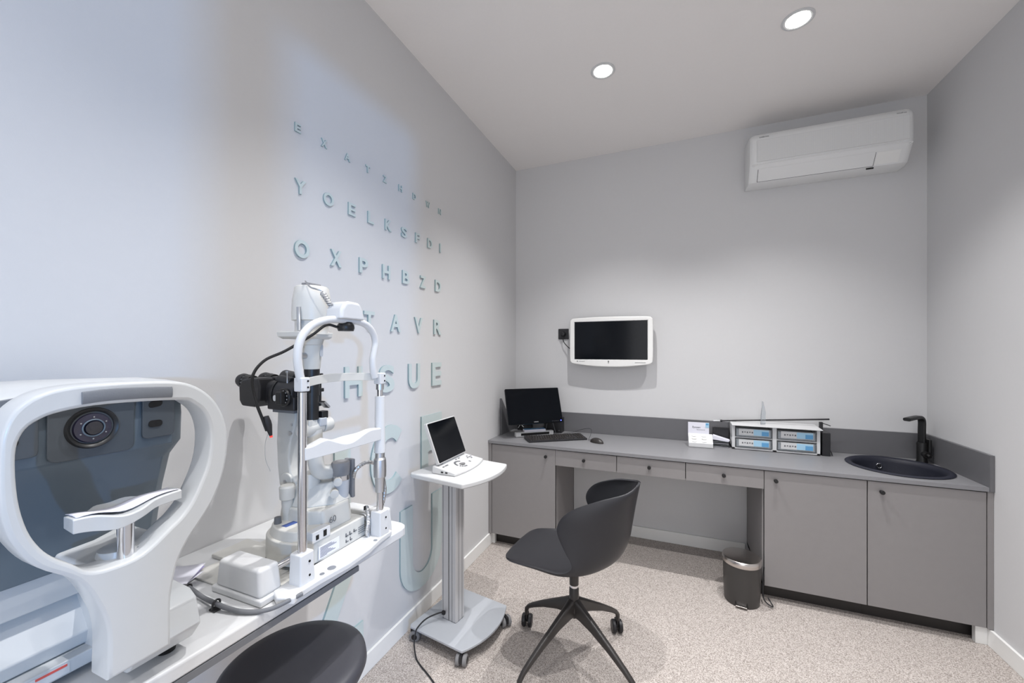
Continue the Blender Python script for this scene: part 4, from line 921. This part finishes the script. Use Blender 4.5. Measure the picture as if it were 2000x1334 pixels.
# shelf filling the lower loop
b = MB(); b.prism([(.312, 1.092), (.315, 1.101), (.36, 1.104), (.405, 1.116), (.405, 1.09)], -.930, -.806, u=(0, 1, 0), v=(0, 0, 1), w=(1, 0, 0)); b.build('headrest_shelf', 'dwhite', hr, bevel=.004)
MB().lathe([(.0, 0), (.026, 0), (.024, .010), (.0, .011)], (-.832, .352, 1.104), n=32).build('post_boss', 'dwhite', hr)
MB().cyl((-.805, .350, 1.09), (-.805, .350, 1.175), .0105).build('chin_post', 'chrome', t)
b = MB(); b.cyl((-.8085, .368, 1.108), (-.8065, .368, 1.108), .004, n=14); b.build('set_screw', 'satin', hr)
b = MB(); rings = []
N = 25
for i in range(N):
    u = i/(N-1); y = .288+u*.136; k = math.exp(-((u-.45)/.22)**4)
    zt = 1.186+.002*math.cos(u*PI*2)-.008*math.exp(-((u-.42)/.2)**2); zb = 1.168+.004*u-.012*math.exp(-((u-.35)/.25)**2)
    xf = -.798+.012*k; xb = -.826-.028*k
    rings.append([V(xf, y, zb), V(xf, y, zt-.002), V(xf-.003, y, zt), V((xf+xb)/2, y, zt-.003*k), V(xb+.004, y, zt+.008*k), V(xb, y, zt+.006*k), V(xb, y, zb+.004)])
b.loft(rings); cr_ = b.build('chin_rest', 'dwhite', t, bevel=.002, sharp=50)
b = MB(); b.grid(lambda u, v: V(-.800-v*.032, .292+u*.128, 1.1890+.0015*math.sin(u*9+v*3)-.0085*math.exp(-((u-.42)/.22)**2)), 16, 5); b.build('chin_paper', 'paper', cr_, solid=.0008)
# body: face panel, side shell, roof
fy0, fy1 = .200, .512
def facepoly(): return [(-.940, 1.352), (-.935, 1.30), (-.938, 1.245), (-.962, 1.215), (-.972, 1.150), (-.985, 1.05)]
fp = facepoly()
b = MB(); rings = []
for u in [0, .04, .10, .25, .5, .75, .90, .96, 1]:
    k = max(0, (abs(u-.5)*2-.75)/.25)**2
    rings.append([V(x-.030*k+.004*(1-k), (fy0+fy1)/2+(u-.5)*(fy1-fy0)*(1 if z > 1.24 else .955 if z > 1.20 else (.90 if z > 1.1 else .86)), z-.010*k*(z > 1.33)) for x, z in fp]+[V(-1.19, (fy0+fy1)/2+(u-.5)*(fy1-fy0)*.78, 1.05), V(-1.19, (fy0+fy1)/2+(u-.5)*(fy1-fy0)*.9, 1.352)])
b.loft(rings); b.build('face_panel', 'navy', t, sharp=40, bevel=.003)
b = MB(); rf = []
for u in [0, .03, .1, .25, .5, .75, .9, .97, 1]:
    k = abs(u-.5)*2; y = .192+u*(.520-.192); dz = -.020*k**3
    rf.append([V(-.925, y, 1.351+dz), V(-.917, y, 1.362+dz), V(-.925, y, 1.373+dz), V(-.97, y, 1.381+dz), V(-1.19, y+.01*(u-.5), 1.372+dz), V(-1.20, y, 1.350+dz)])
b.loft(rf); rfo = b.build('roof_shell', 'dwhite', t, sharp=50)
b = MB(); b.loft([[V(-.9245, r[0].y, r[0].z-.004), V(-.9165, r[0].y, r[0].z-.003), V(-.9150, r[0].y, r[0].z+.010), V(-.9215, r[0].y, r[0].z+.014)] for r in rf]); b.build('roof_trim', 'padgr', rfo)
# lens assembly
lx = -.931
b = MB(); b.prism(rrect(.110, .100, .012, 4), -.004, .0012, (lx+.004, AY+.004, 1.298), (0, 1, 0), (.02, 0, 1), (1, 0, 0)); lp_ = b.build('lens_plate', 'navyd', t, bevel=.001)
b = MB(); b.lathe([(.0, 0), (.0345, 0), (.0355, .004), (.033, .010), (.029, .008), (.0265, .004), (.0, .003)], (lx, AY+.002, 1.298), (1, 0, 0), n=48); b.build('lens_barrel', 'black', lp_)
b = MB(); b.lathe([(.0, 0), (.0265, 0), (.024, .005), (.0, .007)], (lx+.003, AY+.002, 1.298), (1, 0, 0), n=48); b.build('outer_lens', 'lens2', lp_)
b = MB(); ringtorus(b, (lx+.010, AY+.002, 1.298), (1, 0, 0), .0140, .0012); b.build('inner_ring', 'navy', lp_)
b = MB(); b.lathe([(.0, 0), (.0125, 0), (.011, .004), (.0, .005)], (lx+.008, AY+.002, 1.298), (1, 0, 0), n=40); b.build('inner_lens', 'lens', lp_)
b = MB()
for k in range(6):
    a = 2*PI*k/6+.5; b.cyl((lx+.008, AY+.002+.0185*math.cos(a), 1.298+.0185*math.sin(a)), (lx+.0098, AY+.002+.0185*math.cos(a), 1.298+.0185*math.sin(a)), .0011, n=8)
b.build('light_dots', 'satin', lp_)
for s in (-1, 1):
    yc = AY+.006+s*.092
    b = MB(); b.prism(rrect(.052, .090, .008, 4), -.004, .001, (lx+.003, yc, 1.308), (0, 1, 0), (.02, 0, 1), (1, 0, 0)); sp_ = b.build('sensor_plate', 'navyd', t, bevel=.001)
    for z in (1.328, 1.290): MB().prism(rrect(.022, .013, .006, 5), 0, .0012, (lx+.0038, yc-.006, z), (0, 1, .15 if z > 1.3 else 0), (0, 0, 1), (1, 0, 0)).build('sensor_window', 'dark', sp_)
b = MB(); b.cyl((-.934, .235, 1.343), (-.931, .235, 1.343), .007, n=20); b.build('round_button', 'navyd', t)
# lower base
bs = [(-1.24, .97), (-1.055, .992), (-1.030, .985), (-.985, .925), (-.992, .900), (-1.0, .897), (-1.24, .897)]
b = MB(); rings = []
for y, k in ((.14, 1), (.40, 1), (.47, 1), (.492, .93), (.50, .8)):
    rings.append([V(-1.1+(x+1.1)*k, y, .93+(z-.93)*k) for x, z in bs])
b.loft(rings); b.build('lower_body', 'dwhite', t, bevel=.003, sharp=30)
MB().box(-1.24, -1.00, .14, .48, .990, 1.052).build('body_neck', 'dwhite', t, bevel=.004)
b = MB(); b.prism([(-1.02, .14), (-.968, .14), (-.968, .425), (-1.02, .425)], .872, .897); fb = b.build('fixed_base', 'dwhite', t, bevel=.003)
MB().box(-1.18, -1.02, .16, .47, .868, .897).build('slide_base', 'dark', t)
wl = MB().prism([(.240, .876), (.345, .876), (.345, .893), (.240, .893)], 0, .0005, (-.9679, 0, 0), (0, 1, 0), (0, 0, 1), (1, 0, 0)).build('warning_label', 'white', fb)
MB().box(-.9674, -.9668, .305, .342, .888, .892).build('label_print', 'red', wl)
MB().prism([(.288, .879), (.302, .879), (.295, .890)], 0, .0008, (-.9674, 0, 0), (0, 1, 0), (0, 0, 1), (1, 0, 0)).build('label_print', 'yellow', wl)
# wedge shaped carrier that holds the headrest
b = MB(); w0 = [(-.862, .880), (-.836, .912), (-.850, .960), (-.870, .972), (-1.05, .985), (-1.05, .880)]
b.loft([[V(x, .375, z) for x, z in w0], [V(x, .470, z) for x, z in w0], [V(x-.006, .480, z-.003) for x, z in w0]]); b.build('carrier_wedge', 'dwhite', t, bevel=.005, seg=3)
MB().box(-.86, -.815, .335, .39, .935, 1.0).build('headrest_bracket', 'dwhite', t, bevel=.004)
for x, y in ((-1.0, .20), (-.900, .452)): MB().cyl((x, y, TZ+.0005), (x, y, .871 if x < -.95 else .8795), .014, .017).build('foot', 'dark', t)
# control handle seen far left
MB().tube([(-.915, .175, 1.20), (-.905, .187, 1.16), (-.905, .192, 1.12), (-.915, .187, 1.08)], .011, n=14).build('grip', 'navyd', t)

# ------------------------------------------------------------------ table odds and ends
t = thing('paper_sheets', 'loose white papers with a lilac edge lying by the large eye scanner', 'paper', (-1.10, .60, TZ))
for k in range(3):
    mtp = Matrix.Translation((-1.150+.006*k, .540+.004*k, TZ+.002+k*.0035)) @ Matrix.Rotation(math.radians(20+7*k), 4, 'Z')
    b = MB(); b.grid(lambda u, v: V((u-.5)*.13, (v-.5)*.17, .010*v*v*(1 if k else .4)+.002*math.sin(u*7)), 8, 10); b.build('sheet', 'purple' if k == 1 else 'paper', t, solid=.0006, mtx=mtp)
t = thing('power_cable', 'thick grey cable clipped along the table edge into the slit lamp rail', 'cable', (-.95, .59, TZ))
cp = [(-1.09, .575, TZ+.012), (-1.065, .577, TZ+.016), (-1.000, .572, TZ+.010), (-.945, .566, TZ+.013), (-.900, .570, TZ+.008), (-.855, .582, TZ+.006), (-.822, .606, TZ+.006), (-.802, .640, TZ+.012), (-.797, .665, TZ+.012)]
MB().tube(cp, .0048, n=12).build('cable', 'ink', t)
for x, y in ((-1.062, .576), (-.940, .5655)):
    c = MB().box(x-.010, x+.010, y-.010, y+.010, TZ+.0005, TZ+.004).build('cable_clip', 'blackp', t, bevel=.001)
    MB().tube([(x-.003, y+.007, TZ+.003), (x, y+.008, TZ+.016), (x+.001, y+.001, TZ+.022), (x+.001, y-.007, TZ+.018), (x, y-.008, TZ+.004)], .0022, n=8).build('clip_hook', 'blackp', c)
